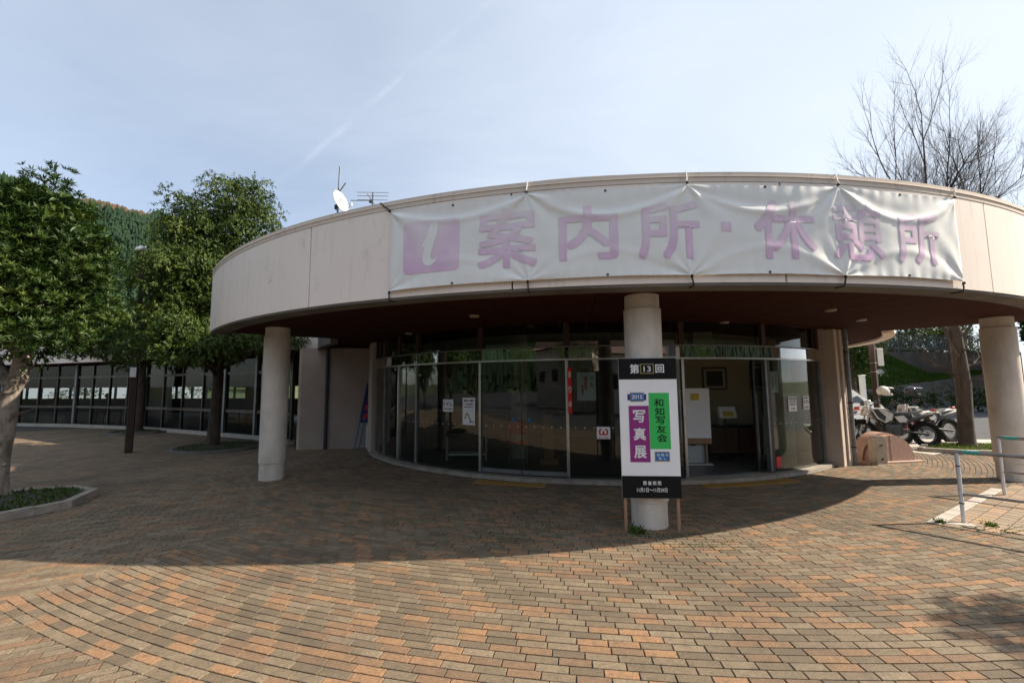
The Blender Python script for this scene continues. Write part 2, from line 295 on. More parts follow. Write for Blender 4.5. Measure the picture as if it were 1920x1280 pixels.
# ------------------------------------------------------------------ mesh helpers
class MB:
    def __init__(s): s.v = []; s.f = []
    def add(s, vs_, fs):
        n = len(s.v); s.v += [tuple(v) for v in vs_]; s.f += [tuple(i + n for i in f) for f in fs]; return s
    def box(s, c, size, rz=0.0, rx=0.0, ry=0.0):
        hx, hy, hz = size[0] / 2, size[1] / 2, size[2] / 2
        m = Euler((rx, ry, rz)).to_matrix()
        vs_ = [Vector(c) + m @ Vector((x * hx, y * hy, z * hz)) for x in (-1, 1) for y in (-1, 1) for z in (-1, 1)]
        return s.add(vs_, [(0, 1, 3, 2), (4, 6, 7, 5), (0, 4, 5, 1), (2, 3, 7, 6), (0, 2, 6, 4), (1, 5, 7, 3)])
    def bbox(s, c, size, bv=0.01, rz=0.0, rx=0.0, ry=0.0, seg=1):
        bm = bmesh.new(); bmesh.ops.create_cube(bm, size=1.0)
        bmesh.ops.scale(bm, vec=size, verts=bm.verts)
        bmesh.ops.bevel(bm, geom=list(bm.edges), offset=bv, segments=seg, affect='EDGES', profile=0.5)
        m = Euler((rx, ry, rz)).to_matrix(); bm.verts.ensure_lookup_table()
        s.add([Vector(c) + m @ v.co for v in bm.verts], [[v.index for v in f.verts] for f in bm.faces]); bm.free(); return s
    def tube(s, pts, rad, n=8, cap=True):
        pts = [Vector(p) for p in pts]; rr = rad if isinstance(rad, (list, tuple)) else [rad] * len(pts)
        rings = []; prev = None
        for i, p in enumerate(pts):
            t = (pts[min(i + 1, len(pts) - 1)] - pts[max(i - 1, 0)])
            t = t.normalized() if t.length > 1e-9 else Vector((0, 0, 1))
            if prev is None:
                a = t.cross(Vector((0, 0, 1)) if abs(t.z) < 0.9 else Vector((1, 0, 0))).normalized()
            else:
                a = (prev - t * prev.dot(t))
                a = a.normalized() if a.length > 1e-6 else t.orthogonal().normalized()
            prev = a; b = t.cross(a)
            rings.append([p + (a * math.cos(2 * math.pi * k / n) + b * math.sin(2 * math.pi * k / n)) * rr[i] for k in range(n)])
        base = len(s.v)
        for r_ in rings: s.v += [tuple(q) for q in r_]
        for i in range(len(rings) - 1):
            for k in range(n):
                a0 = base + i * n + k; a1 = base + i * n + (k + 1) % n
                s.f.append((a0, a1, a1 + n, a0 + n))
        if cap:
            s.f.append(tuple(base + k for k in range(n))[::-1]); s.f.append(tuple(base + (len(rings) - 1) * n + k for k in range(n)))
        return s
    def lathe(s, prof, c=(0, 0, 0), n=32, axis='Z'):
        base = len(s.v)
        for (r_, z) in prof:
            for k in range(n):
                a = 2 * math.pi * k / n; x, y = r_ * math.cos(a), r_ * math.sin(a)
                p = (x, y, z) if axis == 'Z' else ((x, z, y) if axis == 'Y' else (z, x, y))
                s.v.append((p[0] + c[0], p[1] + c[1], p[2] + c[2]))
        for i in range(len(prof) - 1):
            for k in range(n):
                a0 = base + i * n + k; a1 = base + i * n + (k + 1) % n
                s.f.append((a0, a1, a1 + n, a0 + n))
        return s
    def prism(s, poly, z0, z1):
        n = len(poly); base = len(s.v)
        s.v += [(p[0], p[1], z0) for p in poly] + [(p[0], p[1], z1) for p in poly]
        s.f += [tuple(base + i for i in range(n))[::-1], tuple(base + n + i for i in range(n))]
        s.f += [(base + i, base + (i + 1) % n, base + n + (i + 1) % n, base + n + i) for i in range(n)]
        return s
    def extrude_y(s, poly, y0, y1):
        """polygon in x,z extruded along y"""
        n = len(poly); base = len(s.v)
        s.v += [(p[0], y0, p[1]) for p in poly] + [(p[0], y1, p[1]) for p in poly]
        s.f += [tuple(base + i for i in range(n)), tuple(base + n + i for i in range(n))[::-1]]
        s.f += [(base + (i + 1) % n, base + i, base + n + i, base + n + (i + 1) % n) for i in range(n)]
        return s
    def arc(s, c, r0, r1, z0, z1, a0, a1, n):
        """ring sector block, angles in degrees"""
        base = len(s.v)
        for i in range(n + 1):
            a = R(a0 + (a1 - a0) * i / n); ca, sa = math.cos(a), math.sin(a)
            s.v += [(c[0] + r * ca, c[1] + r * sa, z) for (r, z) in ((r0, z0), (r1, z0), (r1, z1), (r0, z1))]
        for i in range(n):
            b = base + 4 * i
            for k in range(4): s.f.append((b + k, b + 4 + k, b + 4 + (k + 1) % 4, b + (k + 1) % 4))
        s.f.append((base, base + 1, base + 2, base + 3)); e = base + 4 * n; s.f.append((e + 3, e + 2, e + 1, e))
        return s
ORG = {}
def obj(name, mb, mat, parent=None, smooth=False, tone=None, org=None, kind=None, label=None):
    me = bpy.data.meshes.new(name)
    o_ = org if org is not None else (ORG.get(parent.name, (0, 0, 0)) if parent else (0, 0, 0))
    if isinstance(mb, MB): vs_, fs = mb.v, mb.f
    else: vs_, fs = mb
    if any(o_): vs_ = [(x - o_[0], y - o_[1], z - o_[2]) for (x, y, z) in vs_]
    me.from_pydata(vs_, [], fs); me.update()
    bm = bmesh.new(); bm.from_mesh(me)
    if len(vs_) < 60000: bmesh.ops.recalc_face_normals(bm, faces=bm.faces)
    bm.to_mesh(me); bm.free()
    if tone is not None:
        at = me.attributes.new('tone', 'FLOAT', 'FACE'); at.data.foreach_set('value', np.asarray(tone, dtype=np.float32))
    if smooth: smooth_mesh(me, 40 if smooth is True else smooth)
    me.materials.append(MATS[mat])
    o = bpy.data.objects.new(name, me); col.objects.link(o)
    if parent:
        o.parent = parent
    else:
        o.location = o_
    ORG[o.name] = o_
    if kind: o['kind'] = kind
    if label: o['label'] = label
    return o
def smooth_mesh(me, ang):
    me.polygons.foreach_set('use_smooth', [True] * len(me.polygons))
    try: me.set_sharp_from_angle(angle=R(ang))
    except Exception: pass
def thing(name, label, cat, loc=(0, 0, 0), rz=0.0, group=None, local=False, ry=0.0, rx=0.0):
    """an Empty at the thing's base; parts are given in world coordinates unless local"""
    o = bpy.data.objects.new(name, None); col.objects.link(o); o.location = loc; o.rotation_euler = (rx, ry, rz)
    o.empty_display_size = 0.2
    o['label'] = label; o['category'] = cat
    if group: o['group'] = group
    ORG[o.name] = (0, 0, 0) if local else tuple(loc)
    return o
def tag(o, label, cat, group=None):
    o['label'] = label; o['category'] = cat
    if group: o['group'] = group
    return o
def copy_tree(o, parent=None):
    c = o.copy(); col.objects.link(c); c.parent = parent
    for ch in list(o.children): copy_tree(ch, c)
    return c
def text_geo(s, offset=0.0, spacing=1.0, res=3):
    """flat glyph outlines of a string -> (verts 2d, faces, layer per vertex), scaled to a unit box; offset thickens the strokes by stamping shifted copies"""
    cu = bpy.data.curves.new('txt', 'FONT'); cu.body = s; cu.size = 1.0; cu.space_character = spacing; cu.resolution_u = res
    t = bpy.data.objects.new('txt', cu); col.objects.link(t)
    ev = t.evaluated_get(bpy.context.evaluated_depsgraph_get()); me = bpy.data.meshes.new_from_object(ev)
    vs_ = np.array([v.co[:2] for v in me.vertices]); fs = [tuple(p.vertices) for p in me.polygons]
    bpy.data.objects.remove(t); bpy.data.curves.remove(cu); bpy.data.meshes.remove(me)
    lay = np.zeros(len(vs_))
    if offset > 0:
        V, F, Y = [], [], []
        for k, (dx, dy) in enumerate(((-1, -1), (1, 1), (-1, 1), (1, -1), (0, 0))):
            n = k * len(vs_); V.append(vs_ + np.array([dx, dy]) * offset * 0.75); F += [tuple(i + n for i in f) for f in fs]; Y.append(np.full(len(vs_), float(k)))
        vs_, fs, lay = np.concatenate(V), F, np.concatenate(Y)
    lo, hi = vs_.min(0), vs_.max(0); vs_ = (vs_ - lo) / np.maximum(hi - lo, 1e-6)
    return vs_, fs, lay
def text_on(s, origin, ux, uz, w, h, offset=0.0, out=None, spacing=1.0):
    """string mapped to the box w x h whose lower left corner is origin"""
    vs_, fs, lay = text_geo(s, offset, spacing)
    mb = out or MB(); o = Vector(origin); ux = Vector(ux); uz = Vector(uz); nn = ux.cross(uz)
    mb.add([o + ux * (x * w) + uz * (y * h) + nn * (l * 0.00025) for (x, y), l in zip(vs_, lay)], fs); return mb
def quad(o, ux, uz, w, h):
    o = Vector(o); ux = Vector(ux); uz = Vector(uz)
    return MB().add([o, o + ux * w, o + ux * w + uz * h, o + uz * h], [(0, 1, 2, 3)])

C = (2.302, 15.425)          # centre of the canopy and of the paving rings
G = (2.305, 14.15)           # centre of the glazed drum

# ------------------------------------------------------------------ ground, road, paving
def struct(name, mb, mat, parent=None, **k):
    o = obj(name, mb, mat, parent, **k)
    if parent is None: o['kind'] = 'structure'
    return o
struct('ground', MB().add([(-3000, -3000, -0.06), (3000, -3000, -0.06), (3000, 3000, -0.06), (-3000, 3000, -0.06)], [(0, 1, 2, 3)]), 'meadow')
struct('road', MB().add([(-70, -70, -0.035), (70, -70, -0.035), (70, 60, -0.035), (-70, 60, -0.035)], [(0, 1, 2, 3)]), 'asphalt')

TREE1, TREE2, TREE3, TREER = (-7.82, 6.78), (-8.45, 12.45), (-14.3, 16.75), (11.45, 11.15)
PLANTERS = [((-7.32, 6.42), 0.99), ((-8.2, 12.35), 1.15), ((-14.2, 16.8), 1.05)]
WING = [(-44.0, 24.0), (-30.0, 21.6), (-23.8, 20.45), (-19.3, 19.35), (-14.9, 17.80), (-10.0, 15.25), (-8.4, 14.40), (-6.55, 13.05), (-5.74, 11.95)]
TILE_POLY = [(5.02, 5.36), (7.50, 6.93), (9.0, 7.6), (14.0, 6.6), (14.0, 1.2), (6.02, 4.75)]
def in_poly(x, y, poly):
    c = False; n = len(poly)
    for i in range(n):
        (x0, y0), (x1, y1) = poly[i], poly[i - 1]
        if (y0 > y) != (y1 > y) and x < (x1 - x0) * (y - y0) / (y1 - y0) + x0: c = not c
    return c
def wing_y(x):
    for (x0, y0), (x1, y1) in zip(WING, WING[1:]):
        if x0 <= x <= x1: return y0 + (y1 - y0) * (x - x0) / (x1 - x0)
    return 21.6 if x < WING[0][0] else 12.2
def in_planter(x, y):
    for (c, r) in PLANTERS:
        if math.hypot(x - c[0], y - c[1]) < r * 0.97: return True
    return False
R_OUT, ROW, LEN = 13.46, 0.0755, 0.205
def ring_zone(x, y):
    dx, dy = x - C[0], y - C[1]; r = math.hypot(dx, dy); a = math.degrees(math.atan2(dy, dx))
    if r > R_OUT or a > -6 or a < -142: return False
    if r > 10.85 and a < -118.5: return False
    return True
paving = struct('paving', MB().prism([(-30, -4), (9.6, -4), (16, -4), (16, 7.7), (9.2, 8.4), (10.3, 10.55), (9.2, 12.0), (8.6, 13.8), (-4, 13.5), (-5.7, 12.4), (-8.4, 14.6), (-15, 18), (-19.3, 19.6), (-30, 21.8)], -0.03, -0.010), 'mortar')
bricks = []          # (x, y, rot, length, width, tone, drop)
def brick_tone():
    u = rng.random()
    return rng.uniform(0.0, 0.58) if u < 0.66 else (rng.uniform(0.62, 0.76) if u < 0.82 else rng.uniform(0.76, 1.0))
r = 6.95
k = 0
while r < R_OUT - ROW * 0.5:
    rm = r + ROW / 2; step = LEN / rm; a = R(-142) + (k % 2) * step / 2 + rng.uniform(-0.12, 0.12) * step
    while a < R(-6):
        x, y = C[0] + rm * math.cos(a), C[1] + rm * math.sin(a)
        if ring_zone(x, y) and math.hypot(x - G[0], y - G[1]) > 6.72 and not in_poly(x, y, TILE_POLY) and not (y > 10.2 and x > 9.6) and y < 13.2 and not (x < -3.6 and y > 12.0):
            bricks.append((x, y, a + math.pi / 2, LEN * rng.uniform(0.985, 1.0) - 0.007, ROW - 0.0075, brick_tone(), 0.0))
        a += step
    r += ROW; k += 1
TH = R(26); ct, st_ = math.cos(TH), math.sin(TH)
for j in range(-200, 420):
    v = j * 0.0785; off = (j % 2) * LEN / 2 + rng.uniform(-.02, .02)
    for i in range(-150, 90):
        u = i * LEN + off; x, y = u * ct - v * st_, u * st_ + v * ct
        if x < -26 or x > 3.5 or y < -1.0 or y > 21: continue
        if x * x + y * y > 26 * 26 or all(ring_zone(x + du * ct - dv2 * st_, y + du * st_ + dv2 * ct) for du in (-.11, .11) for dv2 in (-.045, .045)) or in_planter(x, y) or y > wing_y(x) - 0.12: continue
        if y > 2.2 and y > 0.75 * abs(x) * 3 + 30: continue
        if y < 1.2 and x > 1.5: continue
        bricks.append((x, y, TH, LEN - 0.007, 0.0785 - 0.0085, brick_tone() * 0.85, -0.004))
fx = math.tan(math.atan(960 / 814.3)); 
def seen_size(b):
    x, y = b[0], b[1]; d = y * math.cos(PITCH) - EYE * math.sin(PITCH)
    if d < 0.5: return 0
    px = x / d; py = (-EYE * math.cos(PITCH) - y * math.sin(PITCH)) / d
    if abs(px) > 1.17 or py < -0.775: return 0
    return 1 / d ** 3
order = sorted(range(len(bricks)), key=lambda i: -seen_size(bricks[i]))
single = set(order[:300])
BASE8 = np.array([(-.5, -.5, 0), (.5, -.5, 0), (.5, .5, 0), (-.5, .5, 0)])
def brick_verts(L, W, ch=0.0022):
    t = [(sx * (L / 2 - ch), sy * (W / 2 - ch), 0.0) for sx, sy in ((-1, -1), (1, -1), (1, 1), (-1, 1))]
    m_ = [(sx * L / 2, sy * W / 2, -ch) for sx, sy in ((-1, -1), (1, -1), (1, 1), (-1, 1))]
    b_ = [(sx * L / 2, sy * W / 2, -0.02) for sx, sy in ((-1, -1), (1, -1), (1, 1), (-1, 1))]
    return t + m_ + b_
BF = [(0, 1, 2, 3)] + [(4 + i, 4 + (i + 1) % 4, (i + 1) % 4, i) for i in range(4)] + [(8 + i, 8 + (i + 1) % 4, 4 + (i + 1) % 4, 4 + i) for i in range(4)]
# brick field, joined
FV, FF, FT = [], [], []
bt = np.array(brick_verts(1, 1, 0.0)); 
for i, b in enumerate(bricks):
    if i in single: continue
    x, y, a, L, W, t, z_ = b; ca, sa = math.cos(a), math.sin(a); dz = z_ + rng.uniform(-0.0015, 0.0010); tx, ty = rng.uniform(-.006, .006), rng.uniform(-.012, .012)
    n = len(FV)
    for (vx, vy, vz) in brick_verts(L, W):
        FV.append((x + vx * ca - vy * sa, y + vx * sa + vy * ca, vz + dz + vx * tx + vy * ty))
    FF += [tuple(q + n for q in f) for f in BF]; FT += [t] * len(BF)
pf = obj('paver_field', (FV, FF), 'paver_brick', paving, tone=FT); pf['kind'] = 'stuff'
protos = []
for q in range(16):
    t = [0.05, 0.14, 0.2, 0.27, 0.33, 0.4, 0.45, 0.5, 0.55, 0.24, 0.37, 0.66, 0.72, 0.8, 0.88, 0.97][q]
    me = bpy.data.meshes.new('paver'); me.from_pydata(brick_verts(LEN - 0.008, ROW - 0.0075), [], BF); me.update()
    at = me.attributes.new('tone', 'FLOAT', 'FACE'); at.data.foreach_set('value', [t] * len(BF)); me.materials.append(MATS['paver_brick']); protos.append((t, me))
for i in order[:300]:
    x, y, a, L, W, t, z_ = bricks[i]
    me = min(protos, key=lambda p: abs(p[0] - t))[1]
    o = bpy.data.objects.new('paver', me); col.objects.link(o); o.parent = paving
    o.location = (x, y, z_ + rng.uniform(-0.0015, 0.0010)); o.rotation_euler = (rng.uniform(-.012, .012), rng.uniform(-.006, .006), a)
# square tile field beyond the handrail
TV, TF, TT = [], [], []
a = R(32.5); ca, sa = math.cos(a), math.sin(a)
for i in range(-80, 80):
    for j in range(-80, 80):
        u, v = i * 0.152, j * 0.152; x, y = 5.3 + u * ca - v * sa, 5.4 + u * sa + v * ca
        if not in_poly(x, y, TILE_POLY): continue
        n = len(TV)
        for (vx, vy, vz) in brick_verts(0.139, 0.139): TV.append((x + vx * ca - vy * sa, y + vx * sa + vy * ca, vz + rng.uniform(-.001, .001)))
        TF += [tuple(q + n for q in f) for f in BF]; TT += [rng.random()] * len(BF)
tf = obj('tile_field', (TV, TF), 'square_tile', paving, tone=TT); tf['kind'] = 'stuff'
# pale edging strip, slab by slab, and the threshold slab under the rail
p0, p1 = Vector((5.03, 5.40, 0)), Vector((7.62, 7.04, 0)); dv = (p1 - p0); nst = 10
for i in range(nst):
    m_ = p0 + dv * ((i + 0.5) / nst); obj('edging_slab', MB().bbox((m_.x, m_.y, -0.012), (dv.length / nst - 0.006, 0.125, 0.035), 0.004, rz=math.atan2(dv.y, dv.x)), 'pale_concrete', paving)
obj('edging_slab', MB().bbox((5.28, 5.37, -0.010), (0.34, 0.10, 0.035), 0.004, rz=R(-25)), 'pale_concrete', paving)
# tactile guide plates
def tactile(a0, a1, r0, r1):
    t = obj('tactile_plate', MB().arc(C, r0, r1, -0.005, 0.004, a0, a1, 8), 'tactile_yellow', paving)
    ribs = MB(); n = int((a1 - a0) / 0.42)
    for i in range(n):
        a = a0 + (i + 0.5) * (a1 - a0) / n; ribs.arc(C, r0 + 0.03, r1 - 0.03, 0.004, 0.010, a - 0.10, a + 0.10, 1)
    obj('rib', ribs, 'tactile_yellow', t)
tactile(-111.5, -102.6, 7.98, 8.25); tactile(-84.0, -71.3, 7.95, 8.22)
# concrete parking strip and kerb for the motorcycles
struct('pavement', MB().prism([(9.75, 10.3), (10.35, 10.6), (17, 9.6), (17, 12.5), (8.9, 13.3), (9.3, 12)], -0.034, -0.004), 'pale_concrete')

# ------------------------------------------------------------------ round building
bld = thing('round_building', 'round cream concrete visitor hall with deep curved canopy on fat columns', 'building', (C[0], C[1], 0))
ZT, ZB, RO = 4.04, 2.786, 10.77
A0, A1 = -141.0, -45.0
seams = [A0, -134.5, -118.4, -102.3, -86.2, -70.1, -54.0, A1]
for s0, s1 in zip(seams, seams[1:]):
    g_ = 0.055
    obj('fascia_panel', MB().arc(C, RO - 0.10, RO, ZB, 3.925, s0 + g_, s1 - g_, max(4, int((s1 - s0) * 1.5))), 'cream_paint', bld, smooth=30)
obj('fascia_backing', MB().arc(C, RO - 0.22, RO - 0.105, ZB + 0.012, 3.92, A0 + 0.06, A1 - 0.06, 110), 'dark_concrete', bld, smooth=30)
cop = obj('coping', MB().arc(C, RO - 0.26, RO + 0.006, 3.929, ZT, A0, A1, 130), 'coping_concrete', bld, smooth=30)
obj('drip_ledge', MB().arc(C, RO + 0.007, RO + 0.018, 3.985, 3.993, A0, A1, 130), 'cream_paint', cop, smooth=30)
obj('fascia_lip', MB().arc(C, RO - 0.30, RO - 0.012, ZB - 0.030, ZB - 0.003, A0, A1, 130), 'dark_concrete', bld, smooth=30)
obj('soffit', MB().arc(C, 6.0, RO - 0.225, ZB + 0.030, ZB + 0.09, A0 + 0.1, A1 - 0.1, 110), 'cabinet_dark', bld)
for i in range(24):
    w_ = (A1 - A0 - 0.2) / 24; obj('soffit_panel', MB().arc(C, 6.05, 8.35, ZB + 0.013, ZB + 0.029, A0 + 0.1 + i * w_ + 0.05, A0 + 0.1 + (i + 1) * w_ - 0.05, 5), 'soffit_wood', bld)
    obj('soffit_panel', MB().arc(C, 8.365, RO - 0.23, ZB + 0.013, ZB + 0.029, A0 + 0.1 + i * w_ + 0.04, A0 + 0.1 + (i + 1) * w_ - 0.04, 5), 'soffit_wood', bld)
obj('roof_slab', MB().arc(C, 0.3, RO - 0.265, 3.70, 3.86, A0 + 0.1, A1 - 0.1, 110), 'roof_gravel', bld)
for aa in (A0, A1):     # end walls of the canopy
    obj('canopy_end', MB().arc(C, 8.2, RO - 0.27, ZB + 0.02, 3.90, aa - 0.12, aa + 0.12, 1), 'cream_paint', bld)
# lower eave round the drum, beyond the canopy
obj('eave_soffit', MB().arc(C, 5.8, 8.30, ZB + 0.02, ZB + 0.08, A1 + 0.3, 60, 60), 'soffit_wood', bld)
obj('eave_band', MB().arc(C, 8.301, 8.52, ZB - 0.03, ZB + 0.62, A1 + 0.3, 60, 70), 'cream_paint', bld, smooth=30)
obj('eave_soffit', MB().arc(C, 5.8, 8.25, ZB + 0.02, ZB + 0.08, -215, A0 - 0.3, 50), 'soffit_wood', bld)
obj('eave_band', MB().arc(C, 8.251, 8.42, ZB - 0.10, ZB + 0.20, -215, A0 - 0.3, 50), 'dark_concrete', bld, smooth=30)
obj('drum_roof', MB().arc(C, 0.3, 8.25, ZB + 0.63, ZB + 0.75, A1 + 0.3, 219 - 0.3, 90), 'roof_gravel', bld)
obj('unseen_shade_drum', MB().arc(C, 7.6, 7.9, 3.42, 5.45, -180, 179.99, 96), 'cream_paint', bld, smooth=30)  # unseen upper storey, added to keep sun off the paving on the left
obj('unseen_shade_roof', MB().arc(C, 0.1, 7.58, 5.2, 5.35, -180, 179.99, 72), 'roof_gravel', bld)  # lid of the added shading drum, out of sight too
# columns
for (x, y), lab in (((-4.47, 8.24), None), ((1.654, 5.46), None), ((8.60, 7.646), None)):
    c_ = obj('column', MB().lathe([(0.0, 0.30), (0.228, 0.30), (0.228, 0.306), (0.228, 2.62), (0.0, 2.62)], (x, y, 0), 48), 'column_concrete', bld, smooth=35)
    obj('column_base', MB().lathe([(0.0, -0.02), (0.213, -0.02), (0.213, 0.296), (0.0, 0.296)], (x, y, 0), 48), 'column_concrete', c_, smooth=35)
    obj('column_collar', MB().lathe([(0.0, 2.624), (0.212, 2.624), (0.212, ZB + 0.02), (0.0, ZB + 0.02)], (x, y, 0), 48), 'column_concrete', c_, smooth=35)
# soffit downlights
for (x, y) in ((-2.2, 9.2), (0.35, 8.25), (3.9, 7.9), (6.25, 7.7), (-0.6, 6.9), (4.9, 6.6)):
    obj('downlight', MB().lathe([(0.0, ZB - 0.012), (0.075, ZB - 0.012), (0.085, ZB + 0.02), (0.0, ZB + 0.02)], (x, y, 0), 20), 'downlight', bld, smooth=35)
# glazed drum
kerb = obj('kerb', MB().arc(G, 6.38, 6.66, -0.02, 0.055, -152, -49, 70), 'kerb_stone', bld)
POSTS = [-152.0, -145.0, -138.1, -131.7, -116.6, -101.8, -83.9, -68.5, -51.3]
RG = 6.5
def dp(a, r=RG, z=0.0): return (G[0] + r * math.cos(R(a)), G[1] + r * math.sin(R(a)), z)
for a in POSTS:
    p = dp(a)
    obj('mullion', MB().bbox((p[0], p[1], 1.10), (0.05, 0.085, 2.03), 0.004, rz=R(a) + math.pi / 2), 'steel' if a in (-116.6, -101.8, -83.9, -138.1) else 'grey_metal', bld)
    obj('upper_mullion', MB().box((p[0], p[1], 2.58), (0.10, 0.06, 0.42), rz=R(a) + math.pi / 2), 'red_brown_post', bld)
obj('transom', MB().arc(G, RG - 0.04, RG + 0.03, 2.118, 2.150, -152, -51, 70), 'steel', bld)
obj('head_rail', MB().arc(G, RG - 0.04, RG + 0.035, 2.352, 2.375, -152, -51, 70), 'grey_metal', bld)
for a0, a1 in zip(POSTS, POSTS[1:]):
    e = 0.25
    if a0 == -83.9: pass       # the entrance on the right stands open
    elif a0 == -116.6:
        for b0, b1 in ((a0 + e, -109.3), (-109.1, a1 - e)):
            d_ = obj('door_leaf', MB().arc(G, RG - 0.006, RG + 0.006, 0.10, 2.115, b0, b1, 8), 'glass', bld, smooth=30)
            obj('door_bottom_rail', MB().arc(G, RG - 0.02, RG + 0.02, 0.088, 0.16, b0, b1, 6), 'grey_metal', d_)
            mk = MB(); am = b1 - 1.2 if b0 < -112 else b0 + 1.2; p = Vector(dp(am, RG + 0.012, 1.02)); t_ = Vector((-math.sin(R(am)), math.cos(R(am)), 0))
            mk.add([p - t_ * .05, p + t_ * .05, p + Vector((0, 0, 0.09))], [(0, 1, 2)]); obj('warning_mark', mk, 'print_blue', d_)
    else:
        obj('window_pane', MB().arc(G, RG - 0.006, RG + 0.006, 0.058, 2.115, a0 + e, a1 - e, 10), 'glass', bld, smooth=30)
    obj('upper_pane', MB().arc(G, RG - 0.006, RG + 0.006, 2.153, 2.349, a0 + e, a1 - e, 10), 'coated_glass', bld, smooth=30)
    obj('top_pane', MB().arc(G, RG - 0.06, RG - 0.05, 2.378, 2.79, a0 + e * 2, a1 - e * 2, 10), 'glass', bld, smooth=30)
# the open entrance: sliding leaf pushed back against the right hand pane
sl = obj('door_leaf', MB().arc(G, RG - 0.075, RG - 0.063, 0.10, 2.11, -70.2, -60.5, 8), 'glass', bld, smooth=30)
obj('door_stile', MB().arc(G, RG - 0.095, RG - 0.045, 0.09, 2.11, -70.6, -70.2, 1), 'dark_metal', sl)
obj('door_stile', MB().arc(G, RG - 0.10, RG + 0.02, 0.09, 2.115, -68.0, -67.4, 1), 'cabinet_dark', sl)
# row of dot stickers at hand height
for a0, a1 in ((-137.5, -117.2), (-116.2, -102.2), (-101.3, -84.4), (-67.6, -52)):
    dm = MB(); n = int((a1 - a0) / 1.35)
    for i in range(n):
        p = Vector(dp(a0 + (i + 0.5) * (a1 - a0) / n, RG + 0.0085, 0.93)); a = R(a0 + (i + 0.5) * (a1 - a0) / n); t_ = Vector((-math.sin(a), math.cos(a), 0))
        dm.add([p + t_ * 0.011 * math.cos(q * math.pi / 4) + Vector((0, 0, 0.011 * math.sin(q * math.pi / 4))) for q in range(8)], [tuple(range(8))])
    obj('dot_sticker_row', dm, 'print_white', bld)['kind'] = 'stuff'
# solid back wall, floor, ceiling
obj('back_wall', MB().arc(G, RG - 0.1, RG + 0.12, -0.02, 2.80, -50.6, 207.5, 90), 'wall_cream', bld, smooth=30)
obj('floor', MB().arc(G, 0.02, 6.375, -0.02, 0.075, -180, 180, 72), 'interior_floor', bld)
obj('ceiling', MB().arc(G, 0.02, 6.36, 2.80, 2.90, -180, 180, 72), 'interior_ceiling', bld)
iw = obj('inner_wall', MB().box((5.35, 10.72, 1.435), (3.4, 0.12, 2.72), rz=R(-6)), 'interior_wall', bld)
obj('inner_wall', MB().box((3.66, 13.1, 1.435), (0.12, 4.4, 2.72)), 'interior_wall', bld)
obj('inner_column', MB().lathe([(0.0, 0.08), (0.19, 0.08), (0.19, 2.80), (0.0, 2.80)], (0.15, 9.9, 0), 28), 'wall_cream', bld, smooth=35)
obj('inner_column', MB().box((4.15, 9.55, 2.6), (0.42, 0.3, 0.4)), 'wall_cream', bld)
obj('reception_wall', MB().box((-0.5, 13.5, 1.4), (8.2, 0.15, 2.7), rz=R(4)), 'wall_mauve', bld)
# pier and downpipe at the right end of the glazing
obj('pier', MB().bbox((6.62, 9.02, 1.385), (0.17, 0.22, 2.80), 0.012, rz=R(38)), 'wall_cream', bld)
obj('pier', MB().bbox((6.80, 9.10, 1.385), (0.15, 0.20, 2.80), 0.012, rz=R(38)), 'wall_cream', bld)
dpipe = obj('downpipe', MB().tube([(6.99, 9.08, 0.0), (6.99, 9.08, 2.79)], 0.045, 14), 'grey_metal', bld, smooth=40)
for z in (0.35, 1.25, 2.3): obj('pipe_clip', MB().lathe([(0.047, z), (0.056, z), (0.056, z + 0.025), (0.047, z + 0.025)], (6.99, 9.08, 0), 14), 'dark_metal', dpipe)
obj('wall_lamp', MB().lathe([(0.0, 2.50), (0.10, 2.50), (0.12, 2.56), (0.10, 2.66), (0.0, 2.70)], (7.35, 9.65, 0), 18), 'downlight', bld, smooth=40)

